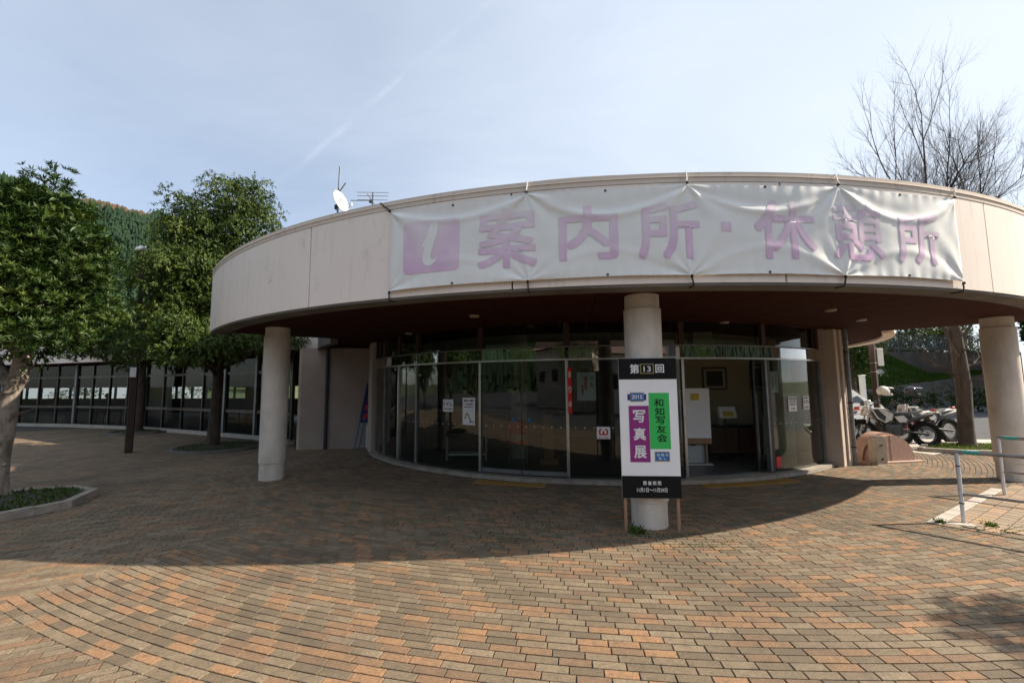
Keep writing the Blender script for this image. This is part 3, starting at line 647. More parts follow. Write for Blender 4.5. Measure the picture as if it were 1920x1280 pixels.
# ------------------------------------------------------------------ banner on the fascia
BA0, BA1, BZ0, BZ1 = -110.75, -73.5, 2.862, 3.882
ties = [BA0, -101.3, -91.85, -82.65, BA1]
def banner_z(s, t):
    """lower and upper hem sag a little between the ties"""
    sag = 0.0
    for a, b in zip(ties, ties[1:]):
        if a <= s <= b: u = (s - a) / (b - a); sag = math.sin(math.pi * u)
    return BZ0 + (BZ1 - BZ0) * t - (0.020 * sag * t) + 0.010 * sag * (1 - t)
def banner_off(s, t):
    """folds running from the tied corners and shallow bellies between them (metres off the wall)"""
    d = 0.034
    L = R(1) * RO
    for i, a in enumerate(ties):
        for tt, sg in ((1.0, 1), (0.0, -1)):
            dx = (s - a) * L; dz = (tt - t) * (BZ1 - BZ0); rr = math.hypot(dx, dz); an = math.atan2(dz, dx)
            amp = 0.016 * math.exp(-rr / 0.42) * min(1, rr / 0.06)
            d += amp * math.cos(9 * an + i * 1.7 + tt)
            d += 0.010 * math.exp(-rr / 0.9) * math.cos(5 * an + i * 2.3 + tt * 3) * min(1, rr / 0.1)
    for i, (a, b) in enumerate(zip(ties, ties[1:])):
        if a <= s <= b:
            u = (s - a) / (b - a); depth = (0.20, 0.30, 0.30, 0.33)[i]
            crest = 1 - depth * math.sin(math.pi * u) ** 0.8
            d += 0.022 * math.exp(-((t - crest) / 0.045) ** 2) * math.sin(math.pi * u) ** 0.5
            d += -0.012 * math.exp(-((t - crest - 0.10) / 0.08) ** 2) * math.sin(math.pi * u)
            lowc = 0.30 * math.sin(math.pi * u)
            d += 0.010 * math.exp(-((t - lowc) / 0.05) ** 2) * math.sin(math.pi * u)
    d += 0.012 * (mnoise.noise((s * 0.35, t * 2.1, 1.3)) + 0.5 * mnoise.noise((s * 1.1, t * 5.0, 4.2)))
    d += 0.004 * math.sin(s * 7.5 + 2 * mnoise.noise((s, t, 0))) * (math.exp(-(1 - t) / 0.06) + math.exp(-t / 0.10)) 
    e = min(1.0, (s - BA0) / 0.25, (BA1 - s) / 0.25); d = 0.034 + (d - 0.034) * 0.72
    return max(0.007, d * (0.45 + 0.55 * max(e, 0)))
def bpt(s, t, lift=0.0):
    r_ = RO + 0.012 + banner_off(s, t) + lift; a = R(s)
    return (C[0] + r_ * math.cos(a), C[1] + r_ * math.sin(a), banner_z(s, t))
ban = thing('banner', 'long sun-bleached white vinyl banner with faded purple lettering tied along the curved canopy', 'banner', (bpt(-92, 0)[0], bpt(-92, 0)[1], BZ0))
NS, NT = 560, 84
bv = [bpt(BA0 + (BA1 - BA0) * i / NS, j / NT) for i in range(NS + 1) for j in range(NT + 1)]
bf = [(i * (NT + 1) + j, (i + 1) * (NT + 1) + j, (i + 1) * (NT + 1) + j + 1, i * (NT + 1) + j + 1) for i in range(NS) for j in range(NT)]
cloth = obj('cloth', (bv, bf), 'vinyl', ban, smooth=180)
def refine(vs_, fs, maxlen, lay):
    bm = bmesh.new(); V = [bm.verts.new((x, y, l)) for (x, y), l in zip(vs_, lay)]
    for f in fs:
        try: bm.faces.new([V[i] for i in f])
        except Exception: pass
    bmesh.ops.triangulate(bm, faces=bm.faces)
    for _ in range(7):
        es = [e for e in bm.edges if e.calc_length() > maxlen]
        if not es: break
        bmesh.ops.subdivide_edges(bm, edges=es, cuts=1); bmesh.ops.triangulate(bm, faces=[f for f in bm.faces if len(f.verts) > 3])
    bm.verts.ensure_lookup_table(); bm.verts.index_update()
    out = [(v.co.x, v.co.y, v.co.z) for v in bm.verts], [tuple(v.index for v in f.verts) for f in bm.faces]
    bm.free(); return out
def on_banner(name, vs_, fs, s0, s1, z0, z1, mat, lift, lay=None):
    w = (s1 - s0) * R(1) * RO; h = z1 - z0
    vs2, fs2 = refine([(x * w, y * h) for x, y in vs_], fs, 0.03, np.zeros(len(vs_)) if lay is None else lay * 0.0004)
    pts = [bpt(s0 + (x / w) * (s1 - s0), (z0 + y - BZ0) / (BZ1 - BZ0), lift + l) for x, y, l in vs2]
    return obj(name, (pts, fs2), mat, ban, smooth=180)
for ch, s0, s1, z0, z1 in (('案', -104.45, -100.7, 3.02, 3.74), ('内', -99.4, -95.95, 3.06, 3.70), ('所', -94.8, -91.25, 3.04, 3.69), ('休', -88.1, -84.3, 3.03, 3.71), ('憩', -83.3, -79.8, 3.03, 3.70), ('所', -78.9, -75.5, 3.02, 3.65)):
    vs_, fs, lay = text_geo(ch, 0.026); on_banner('lettering', vs_, fs, s0, s1, z0, z1, 'faded_ink', 0.0035, lay)
on_banner('lettering', np.array([(0, 0), (1, 0), (1, 1), (0, 1)]), [(0, 1, 2, 3)], -90.05, -89.45, 3.34, 3.45, 'faded_ink', 0.0035)
rr_ = 0.10; rs = []
for cx_, cy_, a0 in ((1 - rr_, 1 - rr_, 0), (rr_, 1 - rr_, 90), (rr_, rr_, 180), (1 - rr_, rr_, 270)):
    rs += [(cx_ + rr_ * math.cos(R(a0 + q * 18)), cy_ + rr_ * math.sin(R(a0 + q * 18))) for q in range(6)]
on_banner('logo_square', np.array(rs), [tuple(range(len(rs)))], -109.65, -105.65, 3.04, 3.70, 'faded_ink', 0.0035)
# the slanted hooked i in the square
ihook = [(0.50, 0.95), (0.66, 0.97), (0.62, 0.74), (0.545, 0.47), (0.505, 0.30), (0.53, 0.245), (0.58, 0.24), (0.62, 0.30), (0.60, 0.20), (0.53, 0.13), (0.44, 0.13), (0.37, 0.20), (0.36, 0.30), (0.40, 0.50), (0.33, 0.49), (0.44, 0.70)]
on_banner('logo_mark', np.array(ihook), [tuple(range(len(ihook)))], -109.65, -105.65, 3.04, 3.70, 'vinyl', 0.007)
for a in ties:
    for t, dz, m_ in ((1.0, ZT - 0.005, 'rope_white' if a not in (BA0,) else 'rope_black'), (0.0, ZB - 0.035, 'rope_black')):
        p = Vector(bpt(a, t, 0.004)); sh = {BA0: -0.9, BA1: 0.2}.get(a, 0.0) if t else rng.uniform(-.1, .15)
        aa = R(a + sh); q = Vector((C[0] + (RO + 0.022) * math.cos(aa), C[1] + (RO + 0.022) * math.sin(aa), dz))
        m2 = p.lerp(q, 0.5)
        obj('tie_rope', MB().tube([p, p.lerp(q, .3) + Vector((rng.uniform(-.008, .008), 0, 0)), m2, q, q + Vector((math.cos(aa), math.sin(aa), 0)) * -0.12], 0.009, 6), m_, ban)
        kn = MB(); kn.lathe([(0.0, -0.018), (0.016, -0.010), (0.018, 0.004), (0.010, 0.018), (0.0, 0.02)], p.lerp(q, 0.12), 8); obj('knot', kn, 'rope_black', ban, smooth=60)
for a in (-106.1, -96.6, -87.3, -78.2):
    for t in (0.985, 0.018):
        p = bpt(a, t, 0.003); obj('eyelet', MB().lathe([(0.005, -0.002), (0.014, -0.002), (0.014, 0.003), (0.005, 0.003)], (p[0], p[1], p[2]), 12, 'Y'), 'rope_black', ban)

# ------------------------------------------------------------------ exhibition sign board in front of the middle column
SB0, SB1 = Vector((1.285, 5.215, 0)), Vector((1.925, 5.165, 0))
sx = (SB1 - SB0).normalized(); sn = Vector((sx.y, -sx.x, 0)); UZ = Vector((0, 0, 1)); SW = (SB1 - SB0).length + 0.03
sign = thing('sign_board', 'tall exhibition sign on wooden legs with black header and green and purple panels', 'sign', tuple((SB0 + SB1) / 2))
for p in (SB0 + sx * 0.02, SB1 - sx * 0.02):
    obj('leg', MB().bbox((p.x - sn.x * 0.02, p.y - sn.y * 0.02, 0.99), (0.035, 0.03, 1.98), 0.003, rz=math.atan2(sx.y, sx.x)), 'wood_leg', sign)
mid = (SB0 + SB1) / 2
board = obj('board', MB().bbox((mid.x + sn.x * 0.008, mid.y + sn.y * 0.008, 1.185), (SW, 0.018, 1.62), 0.003, rz=math.atan2(sx.y, sx.x)), 'paper', sign)
def spanel(name, u0, u1, z0, z1, mat, lift, parent):
    """flat print on the board; u across 0..1, z in metres"""
    o = mid - sx * (SW / 2) + sn * (0.017 + lift)
    return obj(name, quad(o + sx * (u0 * SW) + UZ * z0, sx, UZ, (u1 - u0) * SW, z1 - z0), mat, parent)
def stext(s, u0, u1, z0, z1, mat, lift, parent, off=0.02, spacing=1.0):
    o = mid - sx * (SW / 2) + sn * (0.017 + lift) + sx * (u0 * SW) + UZ * z0
    return obj('lettering', text_on(s, o, sx, UZ, (u1 - u0) * SW, z1 - z0, off, spacing=spacing), mat, parent)
hd = spanel('header_panel', 0.0, 1.0, 1.745, 1.994, 'print_black', 0.002, sign)
stext('第', 0.20, 0.36, 1.815, 1.925, 'print_white', 0.004, hd, 0.03)
stext('回', 0.64, 0.79, 1.82, 1.92, 'print_white', 0.004, hd, 0.03)
nb = spanel('number_plate', 0.375, 0.615, 1.81, 1.93, 'print_gold', 0.004, hd)
spanel('number_field', 0.395, 0.595, 1.822, 1.918, 'print_black', 0.006, hd)
stext('13', 0.435, 0.56, 1.835, 1.90, 'print_white', 0.008, hd, 0.01)
ft = spanel('footer_panel', 0.0, 1.0, 0.377, 0.628, 'print_black', 0.002, sign)
stext('開 催 期 間', 0.36, 0.66, 0.525, 0.572, 'print_white', 0.004, ft, 0.02)
stext('11月1日〜11月29日', 0.25, 0.76, 0.445, 0.495, 'print_white', 0.004, ft, 0.02)
gp = spanel('green_panel', 0.505, 0.855, 0.935, 1.585, 'print_green', 0.002, sign)
for i, ch in enumerate('和知写友会'):
    z = 1.515 - i * 0.102; stext(ch, 0.595 + 0.008 * i, 0.755 + 0.010 * i, z - 0.09, z, 'print_black', 0.004, gp, 0.012)
pp = spanel('purple_panel', 0.155, 0.50, 0.785, 1.435, 'print_purple', 0.003, sign)
for i, ch in enumerate('写真展'):
    z = 1.385 - i * 0.205; stext(ch, 0.225, 0.435, z - 0.145, z, 'print_white', 0.005, pp, 0.03)
bp_ = spanel('year_plate', 0.185, 0.425, 1.485, 1.59, 'print_gold', 0.004, sign)
spanel('year_tab', 0.14, 0.185, 1.50, 1.572, 'print_navy', 0.003, sign); spanel('year_tab', 0.425, 0.465, 1.50, 1.572, 'print_navy', 0.003, sign)
spanel('year_field', 0.20, 0.41, 1.495, 1.58, 'print_blue', 0.006, bp_)
stext('2015', 0.215, 0.395, 1.515, 1.562, 'print_white', 0.008, bp_, 0.02)
cp_ = spanel('closing_plate', 0.575, 0.825, 0.795, 0.905, 'print_gold', 0.004, sign)
spanel('closing_field', 0.59, 0.81, 0.805, 0.895, 'print_blue', 0.006, cp_)
stext('休 館 日', 0.605, 0.795, 0.853, 0.885, 'print_white', 0.008, cp_, 0.02)
stext('な し', 0.635, 0.765, 0.813, 0.845, 'print_white', 0.008, cp_, 0.02)

# ------------------------------------------------------------------ notices stuck on the glass
def notice(label, a, z0, w, h, lines, mat='paper', name='notice', r=RG + 0.010, big=None, cat='notice', ink='print_black'):
    p = Vector(dp(a, r, z0)); t_ = Vector((-math.sin(R(a)), math.cos(R(a)), 0)); nn = Vector((math.cos(R(a)), math.sin(R(a)), 0))
    root = thing(name, label, cat, tuple(p))
    o = p - t_ * (w / 2)
    sh = MB().box(p + UZ * (h / 2) + nn * 0.002, (w, 0.003, h), rz=R(a) + math.pi / 2)
    obj('sheet', sh, mat, root)
    o2 = o + nn * 0.006
    for (s, u0, u1, v0, v1, m_) in lines:
        obj('lettering', text_on(s, o2 + t_ * (u0 * w) + UZ * (v0 * h), t_, UZ, (u1 - u0) * w, (v1 - v0) * h, 0.02), m_, root)
    return root
notice('white paper notice with a large black heading low on the glass left of the doors', -123.4, 1.17, 0.27, 0.24,
       [('トイレ', 0.08, 0.92, 0.45, 0.8, 'print_black'), ('案内所 休憩所', 0.1, 0.9, 0.15, 0.28, 'print_black')])
notice('tall white paper notice with a small orange map on the glass left of the doors', -118.9, 0.93, 0.29, 0.52,
       [('案内所・休憩所', 0.12, 0.88, 0.84, 0.93, 'print_black'), ('ご利用時間', 0.2, 0.8, 0.73, 0.79, 'print_black'), ('午前九時より', 0.15, 0.85, 0.63, 0.69, 'print_black'), ('へ', 0.15, 0.7, 0.12, 0.45, 'tactile_yellow'), ('駐車場', 0.55, 0.9, 0.08, 0.14, 'print_black')])
notice('cream card with red and black vertical writing hanging behind the glass beside the centre mullion', -98.8, 1.40, 0.33, 0.50,
       [('この', 0.62, 0.88, 0.70, 0.85, 'print_black'), ('先', 0.7, 0.86, 0.45, 0.65, 'print_black'), ('順', 0.38, 0.56, 0.35, 0.85, 'print_red'), ('路', 0.22, 0.36, 0.2, 0.6, 'print_red')], r=RG - 0.03)
notice('small white sticker with red emblem low on the glass right of the doors', -96.4, 0.74, 0.23, 0.21,
       [('ω', 0.15, 0.85, 0.30, 0.85, 'print_red'), ('安心の店', 0.12, 0.88, 0.06, 0.18, 'print_red')], name='sticker', cat='sticker')
notice('white card lettered in blue half hidden by the exhibition sign', -90.3, 1.02, 0.30, 0.20,
       [('情報', 0.05, 0.45, 0.50, 0.85, 'print_blue'), ('（休憩所）', 0.05, 0.6, 0.12, 0.34, 'print_blue')], r=RG - 0.03)
notice('yellowed paper strip with vertical writing at the top of the right hand pane', -66.0, 1.50, 0.22, 0.40,
       [('山', 0.2, 0.34, 0.1, 0.85, 'wood_dark'), ('川', 0.6, 0.76, 0.25, 0.9, 'wood_dark')], r=RG - 0.03)
notice('white paper notice with small print on the right hand pane, left of two', -62.0, 1.14, 0.27, 0.28,
       [('案内所 休憩所', 0.08, 0.92, 0.80, 0.93, 'print_black'), ('ご利用の皆様へ', 0.06, 0.94, 0.62, 0.72, 'print_black'), ('営業時間 九時', 0.15, 0.85, 0.42, 0.52, 'print_black'), ('第二水曜休', 0.3, 0.75, 0.14, 0.24, 'print_black')])
notice('white paper toilet notice on the right hand pane nearest the pier', -57.6, 1.16, 0.24, 0.26,
       [('トイレ', 0.08, 0.95, 0.42, 0.75, 'print_black'), ('ご自由に', 0.1, 0.9, 0.1, 0.24, 'print_black'), ('観光案内所', 0.1, 0.8, 0.82, 0.93, 'print_black')])
notice('small red sticker with white lower band at the foot of the open entrance', -66.6, 0.125, 0.12, 0.21,
       [('SECOM', 0.08, 0.92, 0.05, 0.2, 'print_blue')], mat='print_red', name='sticker', cat='sticker')

# ------------------------------------------------------------------ furniture inside the hall
t = thing('poster_easel', 'tall white poster panel wrapped in clear film standing just inside the open entrance', 'poster stand', (3.62, 8.75, 0.075))
obj('panel', MB().bbox((3.62, 8.72, 1.10), (0.58, 0.03, 0.98), 0.006, rz=R(-3)), 'paper', t)
obj('frame', MB().bbox((3.62, 8.76, 0.56), (0.62, 0.05, 0.13), 0.006, rz=R(-3)), 'wood_leg', t)
obj('label_card', MB().box((3.62, 8.698, 1.42), (0.17, 0.004, 0.13), rz=R(-3)), 'print_yellow', t)
obj('post', MB().box((3.40, 8.80, 0.7), (0.04, 0.03, 1.25)), 'wood_leg', t); obj('post', MB().box((3.84, 8.79, 0.7), (0.04, 0.03, 1.25)), 'wood_leg', t)
t = thing('cabinet', 'low pale grey cabinet box under the film-wrapped poster panel', 'cabinet', (3.62, 8.98, 0.075))
obj('carcass', MB().bbox((3.62, 9.02, 0.29), (0.44, 0.34, 0.36), 0.008), 'cabinet_grey', t); obj('plinth', MB().bbox((3.62, 9.0, 0.093), (0.66, 0.5, 0.03), 0.005), 'cabinet_grey', t)
obj('handle', MB().box((3.60, 8.845, 0.46), (0.10, 0.012, 0.02)), 'dark_metal', t)
t = thing('leaflet_stand', 'leaflet stand holding a white tray with a yellow card beside the inner wall', 'stand', (4.55, 9.4, 0.075))
obj('tray', MB().bbox((4.55, 9.35, 1.06), (0.36, 0.10, 0.24), 0.01, rx=R(-20)), 'paper', t)
obj('card', MB().box((4.55, 9.29, 1.04), (0.22, 0.004, 0.11), rx=R(-20)), 'print_yellow', t)
obj('pole', MB().tube([(4.55, 9.42, 0.08), (4.55, 9.42, 1.0)], 0.02, 8), 'dark_metal', t); obj('foot', MB().lathe([(0.0, 0.078), (0.17, 0.078), (0.16, 0.10), (0.0, 0.11)], (4.55, 9.42, 0), 20), 'dark_metal', t)
t = thing('vase', 'small grey vase on the dark chest inside the open entrance', 'vase', (4.75, 10.1, 0.72))
obj('body', MB().lathe([(0.0, 0.722), (0.06, 0.722), (0.10, 0.80), (0.09, 0.88), (0.04, 0.95), (0.05, 1.0), (0.0, 1.0)], (4.75, 10.1, 0), 18), 'cabinet_grey', t, smooth=60)
t = thing('chest', 'dark wooden chest against the inner wall behind the open entrance', 'chest', (5.1, 10.15, 0.075))
obj('carcass', MB().bbox((5.1, 10.2, 0.40), (1.3, 0.45, 0.63), 0.01, rz=R(-6)), 'cabinet_dark', t)
for q in (-0.32, 0.32): obj('door', MB().bbox((5.1 + q, 9.965 - q * 0.105, 0.40), (0.60, 0.012, 0.56), 0.004, rz=R(-6)), 'wood_dark', t)
def picture(label, x, y, z, w, h, rz=R(-6)):
    t = thing('framed_picture', label, 'picture', (x, y, z - h / 2))
    nx, ny = math.sin(rz), -math.cos(rz)
    fr = MB(); ux = Vector((math.cos(rz), math.sin(rz), 0)); c_ = Vector((x, y, z))
    for d_, sz in ((UZ * (h / 2 - .02), (w, 0.03, 0.04)), (UZ * -(h / 2 - .02), (w, 0.03, 0.04)), (ux * (w / 2 - .02), (0.04, 0.028, h - 0.081)), (ux * -(w / 2 - .02), (0.04, 0.028, h - 0.081))): fr.box(c_ + d_, sz, rz=rz)
    obj('frame', fr, 'wood_dark', t); obj('mount', MB().box(c_ + Vector((nx, ny, 0)) * 0.002, (w - 0.082, 0.012, h - 0.082), rz=rz), 'wall_cream', t)
    obj('print', MB().box(c_ + Vector((nx, ny, 0)) * 0.010, (w - 0.20, 0.008, h - 0.19), rz=rz), 'cabinet_dark', t)
picture('dark framed picture with a pale mount seen through the open entrance', 4.95, 10.68, 1.80, 0.58, 0.55)
picture('framed landscape photograph behind the right hand glass pane', 6.1, 10.55, 1.82, 0.66, 0.62)
t = thing('display_panel', 'pale standing display board behind the right hand glass pane', 'display board', (5.75, 9.55, 0.075))
obj('panel', MB().bbox((5.75, 9.55, 0.55), (0.9, 0.03, 0.80), 0.005, rz=R(20)), 'wall_cream', t)
for q in (-0.42, 0.42): obj('leg', MB().box((5.75 + q * .94, 9.59 + q * .34, 0.42), (0.03, 0.03, 0.69)), 'grey_metal', t)
t = thing('counter', 'long dark reception counter inside the hall left of the doors', 'counter', (-1.0, 11.6, 0.075))
obj('front', MB().bbox((-1.0, 11.6, 0.55), (2.6, 0.5, 0.95), 0.01, rz=R(6)), 'wood_dark', t); obj('worktop', MB().bbox((-1.0, 11.6, 1.045), (2.75, 0.62, 0.04), 0.008, rz=R(6)), 'wall_cream', t)
t = thing('side_table', 'low dark box table with a white shelf behind the left glass panes', 'table', (-1.15, 9.75, 0.075))
obj('top', MB().bbox((-1.0, 9.75, 0.62), (0.9, 0.45, 0.05), 0.006), 'cabinet_dark', t); obj('side', MB().box((-1.42, 9.75, 0.335), (0.04, 0.44, 0.515)), 'cabinet_grey', t); obj('side', MB().box((-0.58, 9.75, 0.335), (0.04, 0.44, 0.515)), 'cabinet_grey', t)
obj('shelf', MB().box((-1.0, 9.75, 0.20), (0.79, 0.42, 0.03)), 'paper', t)
t = thing('folding_chair', 'red folding chair inside the glass doors', 'chair', (0.1, 9.2, 0.075))
obj('seat', MB().bbox((0.1, 9.2, 0.50), (0.40, 0.38, 0.04), 0.01), 'red_fabric', t); obj('backrest', MB().bbox((0.1, 9.39, 0.78), (0.40, 0.03, 0.28), 0.01, rx=R(-8)), 'red_fabric', t)
for q in (-0.18, 0.18):
    obj('leg', MB().tube([(0.1 + q, 9.03, 0.08), (0.1 + q, 9.40, 0.72)], 0.011, 6), 'steel', t); obj('leg', MB().tube([(0.1 + q * .9, 9.42, 0.08), (0.1 + q * .9, 9.05, 0.48)], 0.011, 6), 'steel', t)
t = thing('carved_post', 'carved wooden signpost on a stepped base inside the doors', 'signpost', (0.72, 8.95, 0.075))
obj('post', MB().bbox((0.72, 8.95, 0.70), (0.20, 0.07, 0.98), 0.015), 'orange_wood', t); obj('base', MB().bbox((0.72, 8.95, 0.145), (0.36, 0.26, 0.13), 0.01), 'orange_wood', t)
obj('crosspiece', MB().bbox((0.72, 8.94, 1.19), (0.46, 0.05, 0.10), 0.01, ry=R(18)), 'wood_dark', t)
t = thing('parasol', 'small faded pink paper parasol hung inside above the doors', 'parasol', (0.72, 9.0, 1.6))
obj('canopy', MB().lathe([(0.0, 1.90), (0.02, 1.90), (0.16, 1.76), (0.28, 1.62), (0.275, 1.61), (0.0, 1.86)], (0.72, 9.0, 0), 10), 'pink_stone', t); obj('shaft', MB().tube([(0.72, 9.0, 1.35), (0.72, 9.0, 1.93)], 0.010, 6), 'wood_dark', t)
t = thing('streamer', 'narrow red vertical streamer flag with white characters at the centre mullion', 'flag', (0.99, 7.70, 1.18))
obj('cloth', MB().box((1.01, 7.68, 1.58), (0.065, 0.006, 0.80)), 'red_fabric', t)
for i, ch in enumerate('祭り中'): obj('lettering', text_on(ch, (0.985, 7.675, 1.80 - i * .26), (1, 0, 0), (0, 0, 1), 0.05, 0.12, 0.02), 'print_white', t)
obj('pole', MB().tube([(0.965, 7.69, 0.09), (0.965, 7.69, 2.0)], 0.008, 6), 'steel', t)

# ------------------------------------------------------------------ blue sign and white box at the wall left of the drum
t = thing('leaning_sign', 'dark blue lettered sign on two pale blue legs leaning at the wall corner', 'sign', (-4.15, 11.85, 0))
bx = Vector((-4.22, 11.75, 0)); tp = Vector((-3.98, 12.02, 1.75)); ax = (tp - bx).normalized(); sxv = Vector((0.8, 0.25, 0)).normalized()
for q in (0.0, 0.12): obj('leg', MB().tube([bx + sxv * q, bx + sxv * q + ax * 0.85], 0.018, 8), 'blue_paint', t)
obj('board', MB().add([bx + ax * 0.72 - sxv * 0.02, bx + ax * 0.72 + sxv * 0.40, bx + ax * 1.8 + sxv * 0.40, bx + ax * 1.8 - sxv * 0.02] + [p + Vector((0.006, 0.03, 0)) for p in (bx + ax * 0.72 - sxv * 0.02, bx + ax * 0.72 + sxv * 0.40, bx + ax * 1.8 + sxv * 0.40, bx + ax * 1.8 - sxv * 0.02)], [(0, 1, 2, 3), (7, 6, 5, 4), (0, 4, 5, 1), (1, 5, 6, 2), (2, 6, 7, 3), (3, 7, 4, 0)]), 'blue_fabric', t)
for i, ch in enumerate('観光案内'): obj('lettering', text_on(ch, bx + ax * (1.52 - i * .24) + sxv * 0.06 - Vector((0.002, 0.01, 0)), sxv, ax, 0.16, 0.17, 0.03), 'print_red', t)
t = thing('storage_box', 'white storage box on the ground beside the leaning blue sign', 'box', (-3.85, 12.05, 0))
obj('body', MB().bbox((-3.85, 12.12, 0.35), (0.30, 0.28, 0.70), 0.01), 'cabinet_grey', t); obj('door', MB().bbox((-3.85, 11.974, 0.33), (0.26, 0.012, 0.60), 0.004), 'paper', t)

# ------------------------------------------------------------------ satellite dish and antenna on the canopy roof
DX, DY, DZ = -3.38, 8.15, 0.92
t = thing('satellite_dish', 'white satellite dish clamped to a thin grey mast on the canopy roof', 'satellite dish', (DX, DY, 3.86))
obj('mast', MB().tube([(DX, DY, 3.86), (DX + 0.015, DY, 5.30), (DX + 0.03, DY, 5.98)], [0.022, 0.02, 0.015], 8), 'grey_metal', t)
dish = MB(); nrm_ = Vector((0.93, -0.30, 0.28)).normalized(); u_ = nrm_.cross(UZ).normalized(); v_ = u_.cross(nrm_)
dc = Vector((DX + 0.10, DY - 0.06, 4.33 + DZ))
rings = []
for side in (0, 1):
    for i in range(7):
        r_ = 0.20 * i / 6; dep = -0.035 * (1 - (i / 6) ** 2) - side * 0.008
        rings.append([dc + nrm_ * dep + u_ * (r_ * math.cos(2 * math.pi * q / 24)) + v_ * (r_ * 1.08 * math.sin(2 * math.pi * q / 24)) for q in range(24)])
dv_ = [p for rg in rings for p in rg]; df = []
for side in (0, 1):
    for i in range(6):
        for q in range(24):
            a0_ = (side * 7 + i) * 24 + q; a1_ = (side * 7 + i) * 24 + (q + 1) % 24; df.append((a0_, a1_, a1_ + 24, a0_ + 24))
for q in range(24): df.append((6 * 24 + q, 6 * 24 + (q + 1) % 24, 13 * 24 + (q + 1) % 24, 13 * 24 + q))
obj('reflector', (dv_, df), 'dish_white', t, smooth=50)
obj('bracket', MB().bbox((DX + 0.03, DY, 4.33 + DZ), (0.09, 0.06, 0.11), 0.008), 'dark_metal', t)
obj('bracket', MB().bbox((DX - 0.015, DY, 4.23 + DZ), (0.06, 0.06, 0.09), 0.008), 'dark_metal', t)
tip = dc + nrm_ * 0.20 - v_ * 0.17
obj('feed_arm', MB().tube([dc - v_ * 0.19, dc - v_ * 0.2 + nrm_ * 0.12, tip], 0.007, 6), 'grey_metal', t); obj('feed_arm', MB().tube([dc - v_ * 0.12 + u_ * .14, tip], 0.005, 6), 'grey_metal', t)
obj('feed_horn', MB().bbox(tip, (0.035, 0.035, 0.07), 0.008), 'dish_white', t)
obj('strut', MB().tube([(DX + 0.02, DY, 4.52 + DZ), (DX + 0.16, DY - 0.02, 4.71 + DZ)], 0.012, 6), 'grey_metal', t)
AX, AZ = -2.66, 0.87
t = thing('television_antenna', 'thin many-armed television antenna on the canopy roof beside the dish', 'antenna', (AX, 8.05, 3.86))
obj('mast', MB().tube([(AX - .02, 8.05, 3.86), (AX, 8.05, 4.52 + AZ)], 0.014, 8), 'grey_metal', t)
obj('boom', MB().tube([(AX, 8.35, 4.33 + AZ), (AX, 7.75, 4.36 + AZ)], 0.008, 6), 'grey_metal', t)
for z, w in ((4.52, 0.31), (4.45, 0.30), (4.37, 0.29)): obj('element', MB().tube([(AX - w, 8.05, z + 0.012 + AZ), (AX + w, 8.05, z + AZ)], 0.006, 5), 'grey_metal', t)
obj('element', MB().tube([(AX - .38, 7.95, 4.325 + AZ), (AX - .01, 7.95, 4.322 + AZ)], 0.009, 5), 'grey_metal', t)
obj('junction_box', MB().bbox((AX - .03, 8.02, 4.335 + AZ), (0.05, 0.04, 0.06), 0.006), 'dark_metal', t)

